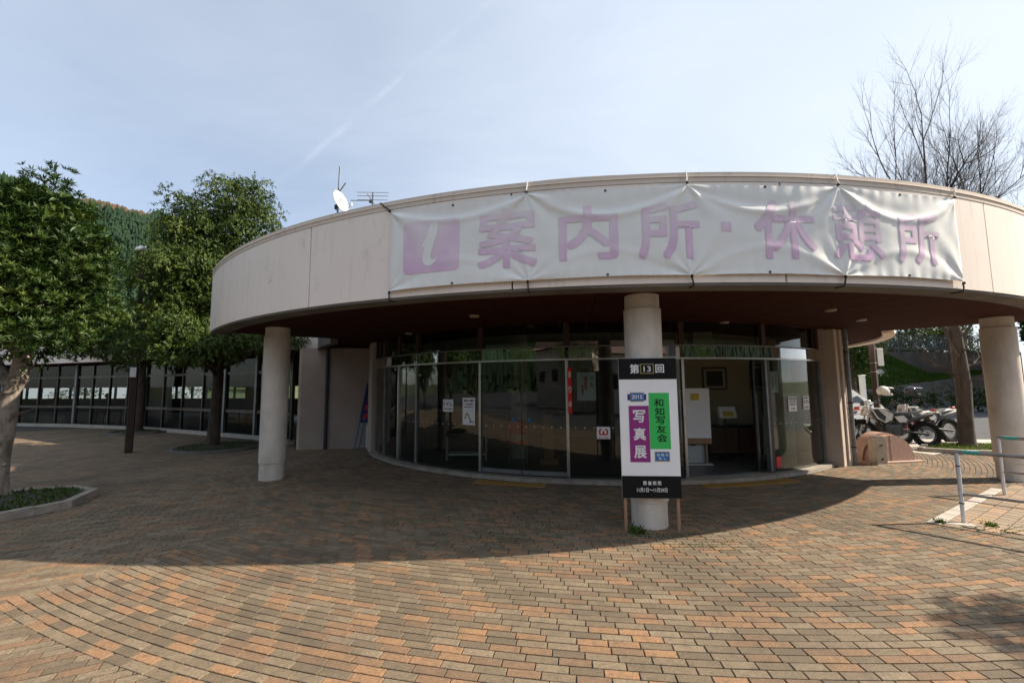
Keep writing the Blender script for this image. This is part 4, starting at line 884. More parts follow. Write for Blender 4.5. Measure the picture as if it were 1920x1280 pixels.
# ------------------------------------------------------------------ left wing
wing = thing('glazed_wing', 'low glazed wing of the hall with pale fascia behind the plaza trees', 'building', (-14.9, 17.8, 0))
WZ = 2.72
def offs(poly, d):
    out = []
    for i, p in enumerate(poly):
        a_ = Vector(poly[max(i - 1, 0)]); b_ = Vector(poly[min(i + 1, len(poly) - 1)]); tt = (b_ - a_).normalized(); n_ = Vector((tt.y, -tt.x)); out.append((p[0] + n_.x * d, p[1] + n_.y * d))
    return out
front = WING[:-1]
over = offs(front, 0.75)
for i in range(len(front) - 1):
    (x0, y0), (x1, y1) = front[i], front[i + 1]; L = math.hypot(x1 - x0, y1 - y0); an = math.atan2(y1 - y0, x1 - x0)
    n = max(1, round(L / 1.25)); d_ = Vector((math.cos(an), math.sin(an), 0))
    for k_ in range(n + (1 if i == len(front) - 2 else 0)):
        p = Vector((x0, y0, 0)) + d_ * (L * k_ / n); big = k_ == 0
        obj('mullion', MB().box((p.x, p.y, WZ / 2 + 0.06), (0.13 if big else 0.055, 0.15 if big else 0.09, WZ - 0.13), rz=an), 'bronze_frame' if not big else 'grey_metal', wing)
    m_ = Vector(((x0 + x1) / 2, (y0 + y1) / 2, 0))
    obj('base_kerb', MB().box((m_.x, m_.y, 0.05), (L, 0.22, 0.14), rz=an), 'pale_concrete', wing)
    obj('middle_rail', MB().box((m_.x, m_.y, 0.87), (L - 0.14, 0.07, 0.10), rz=an), 'bronze_frame', wing)
    obj('transom', MB().box((m_.x, m_.y, 2.16), (L - 0.14, 0.07, 0.09), rz=an), 'bronze_frame', wing)
    for z0, z1 in ((0.12, 0.82), (0.92, 2.115), (2.205, WZ)):
        obj('window_pane', MB().box((m_.x, m_.y, (z0 + z1) / 2), (L - 0.14, 0.012, z1 - z0), rz=an), 'wing_glass', wing)
    (a0x, a0y), (a1x, a1y) = over[i], over[i + 1]
    pan = MB(); th_ = 0.16; nx_, ny_ = math.sin(an), -math.cos(an)
    pan.prism([(a0x, a0y), (a1x, a1y), (a1x - nx_ * th_, a1y - ny_ * th_), (a0x - nx_ * th_, a0y - ny_ * th_)], WZ + 0.03, WZ + 1.02); obj('fascia_panel', pan, 'cream_paint', wing)
    back = ((x0 + 2.6, y0 + 9.5), (x1 + 2.6, y1 + 9.5))
    obj('soffit', MB().prism([(a0x, a0y), (a1x, a1y), back[1], back[0]], WZ + 0.001, WZ + 0.028), 'soffit_wood', wing)
    obj('roof_slab', MB().prism([(a0x - nx_ * .17, a0y - ny_ * .17), (a1x - nx_ * .17, a1y - ny_ * .17), back[1], back[0]], WZ + 0.80, WZ + 0.90), 'roof_gravel', wing)
    obj('floor', MB().prism([(x0, y0), (x1, y1), back[1], back[0]], -0.03, 0.04), 'interior_floor', wing)
    if i < 5:     # windows of the far side
        (bx0, by0), (bx1, by1) = (back[0][0] - .3, back[0][1] - .6), (back[1][0] - .3, back[1][1] - .6); bn_ = max(1, round(L / 1.3))
        mb_ = Vector(((bx0 + bx1) / 2, (by0 + by1) / 2, 0)); zl, zh = ((.95, 1.70), (.95, 1.70), (.95, 1.70), (.95, 1.70), (1.62, 1.76))[i]
        obj('rear_sill', MB().box((mb_.x, mb_.y, zl / 2), (L, 0.12, zl), rz=an), 'wall_mauve', wing); obj('rear_lintel', MB().box((mb_.x, mb_.y, (zh + 2.72) / 2), (L, 0.12, 2.72 - zh), rz=an), 'dark_concrete', wing)
        for k_ in range(bn_ + 1):
            p = Vector((bx0, by0, 0)) + d_ * (L * k_ / bn_); wd = .6 if (i == 3 and k_ < 2) or i == 4 else .12
            obj('rear_mullion', MB().box((p.x, p.y, (zl + zh) / 2), (wd, 0.10, zh - zl), rz=an), 'dark_metal', wing)
    else:
        obj('rear_wall', MB().box(((back[0][0] + back[1][0]) / 2 - .3, (back[0][1] + back[1][1]) / 2 - .6, 1.36), (L, 0.15, 2.7), rz=an), 'wall_mauve', wing)
obj('side_wall', MB().prism([(-6.3, 13.35), (-6.15, 13.35), (-3.65, 22.3), (-3.8, 22.3)], 0.0, WZ), 'wall_mauve', wing)
obj('side_wall', MB().prism([(-44.0, 24.1), (-43.8, 24.1), (-41.4, 33.0), (-41.6, 33.0)], 0.0, WZ), 'wall_mauve', wing)
obj('partition', MB().box((-16.9, 20.9, 1.36), (1.5, 0.12, 2.66), rz=R(-16)), 'wall_cream', wing)
for (x, y) in ((-18.5, 19.6), (-14.0, 18.2), (-10.6, 16.0), (-9.0, 15.2)): obj('ceiling_lamp', MB().lathe([(0.0, WZ - 0.03), (0.08, WZ - 0.03), (0.09, WZ), (0.0, WZ)], (x, y, 0), 14), 'downlight', wing)
# end wall towards the drum, with drainpipe
ew = obj('end_wall', MB().box((-4.62, 12.14, 1.35), (2.3, 0.18, 2.76), rz=math.atan2(0.30, 1.73)), 'wall_mauve', wing)
obj('end_wall', MB().box((-5.80, 12.05, 1.35), (0.10, 0.34, 2.76), rz=math.atan2(0.30, 1.73)), 'wall_cream', wing)
obj('drainpipe', MB().tube([(-5.07, 11.93, 0.0), (-5.07, 11.93, 2.71)], 0.045, 12), 'slate_pipe', wing, smooth=40)
obj('connecting_roof', MB().prism([(-6.9, 12.35), (-3.2, 13.3), (-2.0, 16), (-6.5, 16)], WZ + 0.03, WZ + 0.12), 'soffit_wood', wing)
obj('fascia_panel', MB().box((-5.05, 12.80, WZ + 0.53), (3.9, 0.14, 1.0), rz=R(14.5)), 'cream_paint', wing)
t = thing('pink_banner', 'pink vertical shop banner behind the glass left of the end wall', 'banner', (-6.25, 13.2, 0.1))
obj('cloth', MB().box((-6.20, 13.15, 1.25), (0.36, 0.01, 1.75), rz=R(-45)), 'pink_fabric', t); obj('pole', MB().tube([(-6.36, 13.32, 0.05), (-6.36, 13.32, 2.3)], 0.012, 6), 'white_paint', t)
for i, ch in enumerate('特産品'): obj('lettering', text_on(ch, (-6.29, 13.22, 1.7 - i * .42), (0.707, -0.707, 0), (0, 0, 1), 0.2, 0.24, 0.03), 'print_white', t)
# furniture in the wing
def shop_table(label, x, y, rz):
    t = thing('table', label, 'table', (x, y, 0.04), rz, 'tables in the glazed wing', local=True)
    obj('top', MB().bbox((0, 0, 0.70), (1.5, 0.7, 0.04), 0.006), 'wood_leg', t)
    for sx_ in (-.68, .68):
        for sy_ in (-.28, .28): obj('leg', MB().box((sx_, sy_, 0.34), (0.05, 0.05, 0.68)), 'wood_dark', t)
shop_table('wooden table in the wing behind the seated visitor', -19.6, 22.9, R(-14))
shop_table('wooden table in the wing between lamp post and nearer tree', -12.8, 19.4, R(-25))
shop_table('wooden table in the wing just left of the slim left column', -9.4, 17.2, R(-30))
t = thing('notice_easel', 'tilted wooden easel with a pale sheet behind the wing glass beside the tree', 'easel', (-9.2, 15.7, 0.04))
for q in (-.3, .3): obj('leg', MB().tube([(-9.2 + q * 1.3, 15.7, 0.05), (-9.2 + q * .3, 15.75, 1.7)], 0.018, 6), 'wood_leg', t)
obj('leg', MB().tube([(-9.2, 16.1, 0.05), (-9.2, 15.78, 1.7)], 0.018, 6), 'wood_leg', t); obj('panel', MB().bbox((-9.2, 15.68, 1.2), (0.7, 0.02, 0.8), 0.004, rx=R(-6)), 'orange_wood', t)
t = thing('refrigerator', 'tall pale display cabinet inside the wing behind the pale window post', 'cabinet', (-17.6, 20.6, 0.04))
obj('body', MB().bbox((-17.6, 20.6, 0.95), (0.7, 0.6, 1.8), 0.02, rz=R(-15)), 'wall_cream', t); obj('door', MB().bbox((-17.68, 20.28, 0.95), (0.62, 0.02, 1.6), 0.006, rz=R(-15)), 'cabinet_grey', t)
# seated visitor
def seated_person(loc, rz):
    t = thing('person', 'person in dark clothes sitting at the wing window, seen in silhouette', 'person', loc, rz, local=True)
    J = [((0, 0, 0.50), .145), ((0, 0.01, 0.72), .14), ((0, 0.02, 0.92), .155), ((0, 0.0, 1.03), .09), ((0, -0.02, 1.10), .055), ((0, -0.03, 1.16), .06),
         ((.10, -.05, .49), .095), ((.12, -.44, .50), .07), ((.12, -.46, .10), .05), ((.12, -.58, .05), .04),
         ((-.10, -.05, .49), .095), ((-.12, -.44, .50), .07), ((-.12, -.46, .10), .05), ((-.12, -.58, .05), .04),
         ((.19, 0.01, .97), .06), ((.24, -.06, .72), .047), ((.16, -.30, .70), .036), ((.13, -.38, .70), .034),
         ((-.19, 0.01, .97), .06), ((-.24, -.06, .72), .047), ((-.16, -.30, .72), .036), ((-.13, -.38, .74), .034)]
    Ed = [(0, 1), (1, 2), (2, 3), (3, 4), (4, 5), (0, 6), (6, 7), (7, 8), (8, 9), (0, 10), (10, 11), (11, 12), (12, 13), (2, 14), (14, 15), (15, 16), (16, 17), (2, 18), (18, 19), (19, 20), (20, 21)]
    me = bpy.data.meshes.new('body'); me.from_pydata([j[0] for j in J], Ed, []); me.update()
    o = bpy.data.objects.new('body', me); col.objects.link(o); o.parent = t
    sm = o.modifiers.new('Skin', 'SKIN')
    for v, j in zip(me.skin_vertices[0].data, J): v.radius = (j[1], j[1] * 0.85)
    me.skin_vertices[0].data[0].use_root = True
    ss = o.modifiers.new('Sub', 'SUBSURF'); ss.levels = 2; ss.render_levels = 2
    me.materials.append(MATS['dark_cloth'])
    hd_ = MB(); hd_.lathe([(0.0, 1.13), (0.045, 1.135), (0.07, 1.18), (0.082, 1.25), (0.078, 1.31), (0.05, 1.36), (0.0, 1.375)], (0, -0.045, 0), 18); hd_.box((0, -0.135, 1.24), (0.022, 0.03, 0.04)); hd_.box((0.083, -0.04, 1.25), (0.012, 0.03, 0.05)); hd_.box((-0.083, -0.04, 1.25), (0.012, 0.03, 0.05))
    obj('head', hd_, 'skin', t, smooth=60)
    obj('hair', MB().lathe([(0.088, 1.235), (0.09, 1.29), (0.078, 1.34), (0.05, 1.375), (0.0, 1.39)], (0, -0.028, 0), 18), 'dark_cloth', t, smooth=60)
    for s_ in (-1, 1):
        h_ = MB(); h_.bbox((s_ * .12, -.42, .71 + (0.03 if s_ < 0 else 0)), (0.075, 0.09, 0.03), 0.01)
        for f_ in range(4): h_.tube([(s_ * .12 + (f_ - 1.5) * .019, -.46, .715), (s_ * .12 + (f_ - 1.5) * .019, -.50, .71), (s_ * .12 + (f_ - 1.5) * .019, -.52, .695)], 0.008, 5)
        h_.tube([(s_ * .085, -.41, .71), (s_ * .065, -.45, .70)], 0.009, 5); obj('hand', h_, 'skin', t, smooth=60)
    return t
seated_person((-20.25, 21.9, 0.04), R(-75))
t = thing('stool', 'dark stool under the seated visitor in the wing', 'stool', (-20.25, 21.9, 0.04))
obj('seat', MB().lathe([(0.0, 0.40), (0.19, 0.40), (0.19, 0.44), (0.0, 0.44)], (-20.25, 21.9, 0), 18), 'wood_dark', t)
for q in range(4): obj('leg', MB().tube([(-20.25 + .15 * math.cos(q * 1.57), 21.9 + .15 * math.sin(q * 1.57), 0.04), (-20.25 + .12 * math.cos(q * 1.57), 21.9 + .12 * math.sin(q * 1.57), 0.40)], 0.016, 6), 'wood_dark', t)
LATE = []
# white house behind the wing
def house(name, label, cx, cy, rz, w, d, h, wall, roof, nwin, flat=False, storeys=1):
    t = thing(name, label, 'house', (cx, cy, 0), rz, local=True)
    obj('wall', MB().box((0, 0, h / 2), (w, d, h)), wall, t)
    if flat: obj('roof', MB().box((0, 0, h + 0.12), (w + 0.6, d + 0.6, 0.22)), roof, t)
    else:
        o_ = 0.7; rh = d * 0.27
        obj('roof', MB().add([(-w / 2 - o_, -d / 2 - o_, h + .02), (w / 2 + o_, -d / 2 - o_, h + .02), (w / 2 + o_, d / 2 + o_, h + .02), (-w / 2 - o_, d / 2 + o_, h + .02), (-w / 2 - o_ * .3, 0, h + rh), (w / 2 + o_ * .3, 0, h + rh)], [(0, 1, 5, 4), (2, 3, 4, 5), (1, 2, 5), (3, 0, 4), (0, 3, 2, 1)]), roof, t)
    for s_ in range(storeys):
        for i in range(nwin):
            x = -w / 2 + w * (i + 0.5) / nwin; z = h * (s_ + 0.55) / storeys
            for yy, sg in ((-d / 2, -1), (d / 2, 1)):
                f = obj('window', MB().box((x, yy + sg * 0.03, z), (w / nwin * 0.5, 0.06, 0.9)), 'white_paint', t)
                obj('pane', MB().box((x, yy + sg * 0.062, z), (w / nwin * 0.5 - 0.12, 0.02, 0.78)), 'car_glass', f)
    return t
house('white_house', 'long bluish white house seen through the wing windows', -48.0, 45.0, R(40), 26, 8, 4.2, 'bluish_white', 'roof_tile', 9)
for i, (x, y) in enumerate(((-36.5, 37.0), (-31.0, 36.5), (-26.0, 34.5), (-41.5, 40.0))):
    LATE.append((x, y, i))

# ------------------------------------------------------------------ vegetation helpers
nrng = np.random.default_rng(5)
def unit(v): return v / np.maximum(np.linalg.norm(v, axis=-1, keepdims=True), 1e-9)
def leaves_mesh(P, D, N, L, W, tone, fold=0.18):
    """arrays of base point, direction, face normal, length, width -> folded two-triangle leaves"""
    D = unit(D); S = unit(np.cross(D, N)); N2 = np.cross(S, D)
    L = L[:, None]; W = W[:, None]
    a = P; b = P + D * L * 0.45 + S * W * 0.5 + N2 * W * fold; c = P + D * L - N2 * L * 0.08; d = P + D * L * 0.45 - S * W * 0.5 + N2 * W * fold
    V = np.stack([a, b, c, d], 1).reshape(-1, 3); n = len(P); i = np.arange(n)[:, None] * 4
    F = np.concatenate([i + np.array([[0, 1, 2]]), i + np.array([[0, 2, 3]])], 1).reshape(-1, 3)
    return V, F, np.repeat(tone, 2)
def big_obj(name, V, F, tone, mat, parent=None, org=None, kind=None):
    me = bpy.data.meshes.new(name); o_ = np.array(org if org is not None else (ORG.get(parent.name, (0, 0, 0)) if parent else (0, 0, 0)))
    V = np.asarray(V, dtype=np.float32) - o_.astype(np.float32); F = np.asarray(F, dtype=np.int32); k = F.shape[1]
    me.vertices.add(len(V)); me.vertices.foreach_set('co', V.ravel()); me.loops.add(F.size); me.loops.foreach_set('vertex_index', F.ravel())
    me.polygons.add(len(F)); me.polygons.foreach_set('loop_start', np.arange(0, F.size, k, dtype=np.int32)); me.update(calc_edges=True)
    if tone is not None:
        at = me.attributes.new('tone', 'FLOAT', 'FACE'); at.data.foreach_set('value', np.asarray(tone, dtype=np.float32))
    me.materials.append(MATS[mat]); me.validate()
    o = bpy.data.objects.new(name, me); col.objects.link(o)
    if parent: o.parent = parent
    else: o.location = o_
    ORG[o.name] = tuple(o_)
    if kind: o['kind'] = kind
    return o
def rnd_dirs(n): return unit(nrng.normal(size=(n, 3)))
def clump_points(clumps, per, inner=0.55, lowcut=-1.0):
    """points spread through ellipsoids, most of them near the surface; returns points and outward directions"""
    P, O, T = [], [], []
    for (c, r) in clumps:
        r = np.array(r if hasattr(r, '__len__') else (r, r, r * 0.9)); n = max(4, int(per * (r[0] * r[1] * r[2]) ** (2 / 3) * 4))
        d = rnd_dirs(n); d = d[d[:, 2] > lowcut]; rad = inner + (1.04 - inner) * nrng.random(len(d)) ** 0.6
        P.append(np.array(c) + d * r * rad[:, None]); O.append(unit(d / r)); T.append(np.full(len(d), nrng.normal() * 0.15))
    return np.concatenate(P), np.concatenate(O), np.concatenate(T)
def rosette_leaves(P, O, T, m=8, L=0.10, W=0.034):
    ax = unit(O * 0.75 + np.array([0, 0, 0.55]) + nrng.normal(size=P.shape) * 0.22); out = []
    ref = unit(np.cross(ax, nrng.normal(size=P.shape))); ref2 = np.cross(ax, ref)
    for k in range(m):
        a = 2 * math.pi * k / m + nrng.random(len(P)) * 0.6; sp = 0.50 + 0.40 * nrng.random(len(P))
        d = ax * (1 - 0.55 * sp[:, None]) + (ref * np.cos(a)[:, None] + ref2 * np.sin(a)[:, None]) * sp[:, None]
        out.append((P + d * 0.01, d, ax + 0.01, L * (0.7 + 0.5 * nrng.random(len(P))), W * (0.8 + 0.4 * nrng.random(len(P))), np.clip(0.5 + T + nrng.normal(size=len(P)) * 0.12, 0, 1)))
    return [np.concatenate(q) for q in zip(*out)]
def droop_leaves(P, O, T, m=7, L=0.085, W=0.028, hang=0.75):
    out = []
    tw = unit(O * 0.8 + np.array([0, 0, -0.25]) + nrng.normal(size=P.shape) * 0.35)
    for k in range(m):
        s = (k + 0.5) / m; base = P + tw * (0.16 * s) + np.array([0, 0, -0.05]) * s * s
        d = unit(O * 0.35 + np.array([0, 0, -hang]) + nrng.normal(size=P.shape) * 0.50)
        out.append((base, d, unit(O * 1.3 + np.array([0, 0, 0.5]) + nrng.normal(size=P.shape) * 0.28), L * (0.7 + 0.6 * nrng.random(len(P))), W * (0.8 + 0.5 * nrng.random(len(P))), np.clip(0.5 + T + nrng.normal(size=len(P)) * 0.13, 0, 1)))
    return [np.concatenate(q) for q in zip(*out)]
def wob(path, amt, seed):
    r_ = random.Random(seed); return [Vector(p) + Vector((r_.uniform(-amt, amt), r_.uniform(-amt, amt), 0)) for p in path]
def limb_tree(mb, p0, p1, r0, r1, seed, n=5, sides=8, amt=0.06):
    pts = [Vector(p0).lerp(Vector(p1), i / n) for i in range(n + 1)]; r_ = random.Random(seed)
    for i in range(1, n): pts[i] += Vector((r_.uniform(-amt, amt), r_.uniform(-amt, amt), r_.uniform(-amt, amt) * .5))
    mb.tube(pts, [r0 + (r1 - r0) * i / n for i in range(n + 1)], sides); return pts
def planter(label, c, r, n=8, ang0=0.0, h=0.115, w=0.15, grass=900, tall=0.09, kerb='kerb_stone'):
    t = thing('planter', label, 'planter', (c[0], c[1], 0))
    for i in range(n):
        a0, a1 = ang0 + 2 * math.pi * i / n, ang0 + 2 * math.pi * (i + 1) / n
        q0, q1 = Vector((c[0] + r * math.cos(a0), c[1] + r * math.sin(a0))), Vector((c[0] + r * math.cos(a1), c[1] + r * math.sin(a1)))
        for s_ in range(2):
            f0, f1 = s_ / 2 + 0.004, (s_ + 1) / 2 - 0.004; A_, B_ = q0.lerp(q1, f0), q0.lerp(q1, f1); k_ = (r - w) / r; cc = Vector(c)
            Ai, Bi = cc + (A_ - cc) * k_, cc + (B_ - cc) * k_
            bm_ = MB().prism([A_, B_, Bi, Ai], -0.02, h + rng.uniform(-.006, .006)); obj('kerb_stone', bm_, kerb, t)
    gn = 24; so_ = MB(); so_.v.append((c[0], c[1], h * 0.9 + 0.03))
    for i in range(gn):
        a = 2 * math.pi * i / gn; so_.v.append((c[0] + (r - w) * 0.99 * math.cos(a), c[1] + (r - w) * 0.99 * math.sin(a), h * 0.72))
    so_.f += [(0, 1 + i, 1 + (i + 1) % gn) for i in range(gn)]; obj('soil', so_, 'soil', t)
    if grass:
        a = nrng.random(grass) * 2 * math.pi; rr2 = (r - w) * 0.93 * np.sqrt(nrng.random(grass)); P = np.stack([c[0] + rr2 * np.cos(a), c[1] + rr2 * np.sin(a), np.full(grass, h * 0.78)], 1)
        D = np.array([0, 0, 1.0]) + nrng.normal(size=(grass, 3)) * 0.5; D[:, 2] = np.abs(D[:, 2]) + 0.15
        V, F, T_ = leaves_mesh(P, D, rnd_dirs(grass), tall * (0.4 + nrng.random(grass)), np.full(grass, 0.016) * (0.6 + nrng.random(grass)), nrng.random(grass) ** 1.5)
        big_obj('grass', V, F, T_, 'grass_blade', t)['kind'] = 'stuff'
    return t

# ------------------------------------------------------------------ plaza trees
planter('low stone octagonal planter with weeds round the pale-barked tree', (-7.32, 6.42), 0.99, 8, 0.0, h=0.10, w=0.12, grass=1100, tall=0.07)
planter('dark low planter ring round the tree beside the left column', (-8.2, 12.35), 1.15, 12, 0.1, h=0.06, w=0.10, grass=800, tall=0.06, kerb='dark_concrete')
planter('dark low planter ring behind the lamp post', (-14.2, 16.8), 1.05, 12, 0.1, h=0.06, w=0.10, grass=400, tall=0.06, kerb='dark_concrete')
def tree_rosette():
    x, y = TREE1; t = thing('evergreen_tree', 'bushy evergreen tree with pale knobbly trunk at the left edge', 'tree', (x, y, 0), group='trees on the plaza')
    tr = MB(); pts = [(x + .02, y, 0.0), (x + .0, y, 0.12), (x - .02, y, 0.6), (x + .03, y, 1.1), (x + .0, y, 1.5), (x + .10, y + .05, 1.95), (x + .06, y + .1, 2.5), (x, y, 3.4), (x, y, 4.3)]
    rad = [0.17, 0.12, 0.10, 0.095, 0.105, 0.112, 0.10, 0.07, 0.03]
    fine_p, fine_r = [], []
    for i in range(len(pts) - 1):
        for s_ in range(5):
            f = s_ / 5; p = Vector(pts[i]).lerp(Vector(pts[i + 1]), f); fine_p.append(p); fine_r.append((rad[i] + (rad[i + 1] - rad[i]) * f) * (1 + 0.10 * mnoise.noise(p * 6)))
    tr.tube(fine_p, fine_r, 16)
    for i in range(len(tr.v)):
        v = Vector(tr.v[i]); ctr = Vector((x, y, v.z)); tr.v[i] = tuple(v + (v - ctr) * 0.15 * mnoise.noise(v * 9))
    tk = obj('trunk', tr, 'bark_grey', t, smooth=60)
    for i, (d_, z, s_) in enumerate((((.085, -.03), .55, .035), ((.03, -.085), .86, .038), ((.08, -.05), 1.42, .045), ((-.02, -.09), 1.25, .035), ((.04, -.09), 1.62, .04))):
        obj('burl', MB().lathe([(0.0, -s_), (s_ * .8, -s_ * .6), (s_, 0), (s_ * .8, s_ * .6), (0, s_ * .8)], (x + d_[0], y + d_[1], z), 10), 'bark_grey', tk, smooth=60)
    br = MB()
    for i in range(16):
        a = i * 2.4 + 2.6; z0 = 2.15 + 0.10 * i; L = 0.95 - 0.035 * i; limb_tree(br, (x + .05, y + .05, z0), (x + L * math.cos(a), y + L * math.sin(a), z0 + 0.55 + 0.03 * i), 0.06 - 0.002 * i, 0.012, i, 5, 6)
    limb_tree(br, (x + .02, y, 1.75), (x - .75, y + .3, 2.35), 0.09, 0.05, 77)
    obj('limb', br, 'bark_grey', t)
    sm = MB()
    for i in range(7): limb_tree(sm, (x + .12, y - .05, 1.18 + .02 * i), (x + .25 + .06 * i, y - .12 + .05 * i, 1.30 + 0.03 * i), 0.006, 0.002, 90 + i, 3, 4, 0.02)
    obj('shoot', sm, 'bark_brown', t)
    cl = []; xc = x + 0.17
    for i in range(210):
        z = 2.20 + 2.50 * (i / 210) ** 0.95; f = (z - 2.2) / 2.9; rm = float(np.interp(z, (2.2, 2.97, 3.87, 4.25, 4.8), (1.20, 1.12, 0.92, 0.66, 0.42))); a = i * 2.39996; rr2 = rm * (0.30 + 0.70 * rng.random() ** 0.45)
        s_ = rng.uniform(.18, .33); cl.append(((xc + rr2 * math.cos(a), y + rr2 * math.sin(a), z + rng.uniform(-.1, .1)), (s_, s_, s_ * 1.1)))
        if False: cl.append(((xc + rr2 * .6 * math.cos(a + 1), y + rr2 * .6 * math.sin(a + 1), z), (.3, .3, .3)))
    for (px, py, pz) in ((-.15, 0, 5.0), (-.15, 0, 5.25), (-.15, 0, 5.42), (.42, -.1, 4.95), (.42, -.1, 5.2), (.42, -.1, 5.38), (.75, .1, 4.75), (-.7, .2, 4.9), (-.6, .1, 5.15), (.95, -.2, 4.45), (1.15, 0, 4.0), (1.35, -.3, 3.5), (1.5, .1, 3.55), (1.6, -.1, 2.9), (1.5, .4, 2.55), (1.45, -.4, 2.5), (.6, -.7, 2.3), (.2, -.9, 2.4), (.9, -.4, 2.25), (0, -1.1, 2.6), (.5, -1.0, 2.8), (.9, -.8, 2.9), (.1, -.7, 3.0), (.5, -.6, 3.4), (.3, -.7, 3.8)): cl.append(((xc + px * (.76 if px > .7 else 1), y + py, pz - (.28 if pz > 4 else 0)), (.17, .17, .20)))
    P, O, T = clump_points(cl, 120, 0.50, -0.35); V, F, tn = leaves_mesh(*rosette_leaves(P, O, T, 9, 0.092, 0.021)); big_obj('crown', V, F, tn, 'leaf_rosette', t)
    core = [((xc + .6 * math.cos(i * 2.4) * (i % 5) / 4, y + .6 * math.sin(i * 2.4) * (i % 5) / 4, 2.55 + 1.9 * i / 40), .42) for i in range(40)]
    P, O, T = clump_points(core, 40, 0.2); V, F, tn = leaves_mesh(*droop_leaves(P, O, T, 5, 0.13, 0.055, .1)); big_obj('inner_foliage', V, F, tn, 'leaf_rosette', t)
tree_rosette()
def lobes_to_clumps(lobes, k, seed, big=1.0):
    r_ = random.Random(seed); out = []
    for (c, r) in lobes:
        n = int(k * r * r) + 3
        for i in range(n):
            d = Vector((r_.gauss(0, 1), r_.gauss(0, 1), r_.gauss(0, 1))).normalized(); f = r * (0.35 + 0.62 * r_.random() ** 0.5)
            s_ = r_.uniform(.26, .46) * big; out.append(((c[0] + d.x * f, c[1] + d.y * f, c[2] + d.z * f * 0.92), (s_, s_, s_ * .85)))
    return out
def tree_droop():
    x, y = TREE2; t = thing('evergreen_tree', 'tall leafy evergreen tree rising above the canopy beside the left column', 'tree', (x, y, 0), group='trees on the plaza')
    tr = MB(); tr.tube([(x, y, 0), (x, y, .1), (x + .03, y, 1.0), (x + .05, y, 2.0), (x - .05, y, 3.2), (x + .1, y, 5.0), (x + .3, y, 7.0)], [.22, .17, .14, .13, .11, .07, .02], 12); obj('trunk', tr, 'bark_dark', t, smooth=60)
    lobes = [((-9.1, 12.3, 3.0), 0.85), ((-8.0, 12.0, 3.0), 0.85), ((-7.65, 12.6, 7.25), 0.85), ((-7.2, 12.7, 6.3), 0.9), ((-8.75, 12.4, 6.75), 0.85), ((-9.1, 12.4, 5.75), 0.8), ((-8.25, 12.0, 5.6), 1.05), ((-9.3, 12.0, 4.55), 1.0), ((-7.8, 11.9, 4.3), 1.0), ((-9.55, 12.4, 3.6), 0.75), ((-6.95, 12.3, 3.1), 0.55), ((-7.2, 12.5, 5.0), 0.85), ((-8.7, 11.5, 3.6), 0.8), ((-6.4, 11.9, 2.95), 0.40), ((-8.3, 11.2, 4.6), 0.8), ((-8.4, 11.0, 3.0), 0.75), ((-7.1, 10.75, 2.85), 0.5), ((-7.9, 10.6, 2.75), 0.6)]
    lobes = [((c[0] - (.62 if c[2] > 3.3 else .25 if c[0] < -7.5 else 0), c[1] + (.75 if c[0] < -8.9 else 0), c[2]), r) for c, r in lobes]
    br = MB()
    for i, (c, r) in enumerate(lobes): limb_tree(br, (x + .03, y, min(c[2] - .8, 1.9 + .3 * i)), c, 0.06, 0.015, i, 5, 6, 0.1)
    obj('limb', br, 'bark_dark', t)
    P, O, T = clump_points(lobes_to_clumps(lobes, 30, 3, 1.0), 120, 0.68, -0.35); V, F, tn = leaves_mesh(*droop_leaves(P, O, T, 6, 0.095, 0.032)); big_obj('crown', V, F, tn, 'leaf_droop', t)
    P, O, T = clump_points([(c, r * .75) for c, r in lobes], 60, 0.2); V, F, tn = leaves_mesh(*droop_leaves(P, O, T, 5, 0.14, 0.06, .3)); big_obj('inner_foliage', V, F, tn, 'leaf_droop', t)
tree_droop()
def tree_dark():
    x, y = TREE3; t = thing('evergreen_tree', 'dark evergreen tree standing behind the lamp post', 'tree', (x, y, 0), group='trees on the plaza')
    obj('trunk', MB().tube([(x, y, 0), (x, y, .15), (x + .05, y, 1.5), (x, y, 3), (x, y, 5)], [.25, .19, .16, .12, .04], 12), 'bark_dark', t, smooth=60)
    lobes = [((x - 1.2, y, 3.7), 1.3), ((x + 1.0, y, 3.8), 1.3), ((x - .3, y - .5, 4.0), 1.2), ((x - 2.2, y, 3.5), 0.9), ((x + 2.0, y - .2, 3.6), .9), ((x + .4, y, 4.4), .8), ((x + .3, y - 1.0, 3.6), 1.0)]
    P, O, T = clump_points(lobes_to_clumps(lobes, 20, 4), 26, 0.5); V, F, tn = leaves_mesh(*droop_leaves(P, O, T, 6, 0.14, 0.055)); big_obj('crown', V, F, tn, 'leaf_dark', t)
    br = MB()
    for i, (c, r) in enumerate(lobes): limb_tree(br, (x, y, 2.0 + .15 * i), c, 0.05, 0.015, i + 40, 4, 6, 0.1)
    obj('limb', br, 'bark_dark', t)
tree_dark()
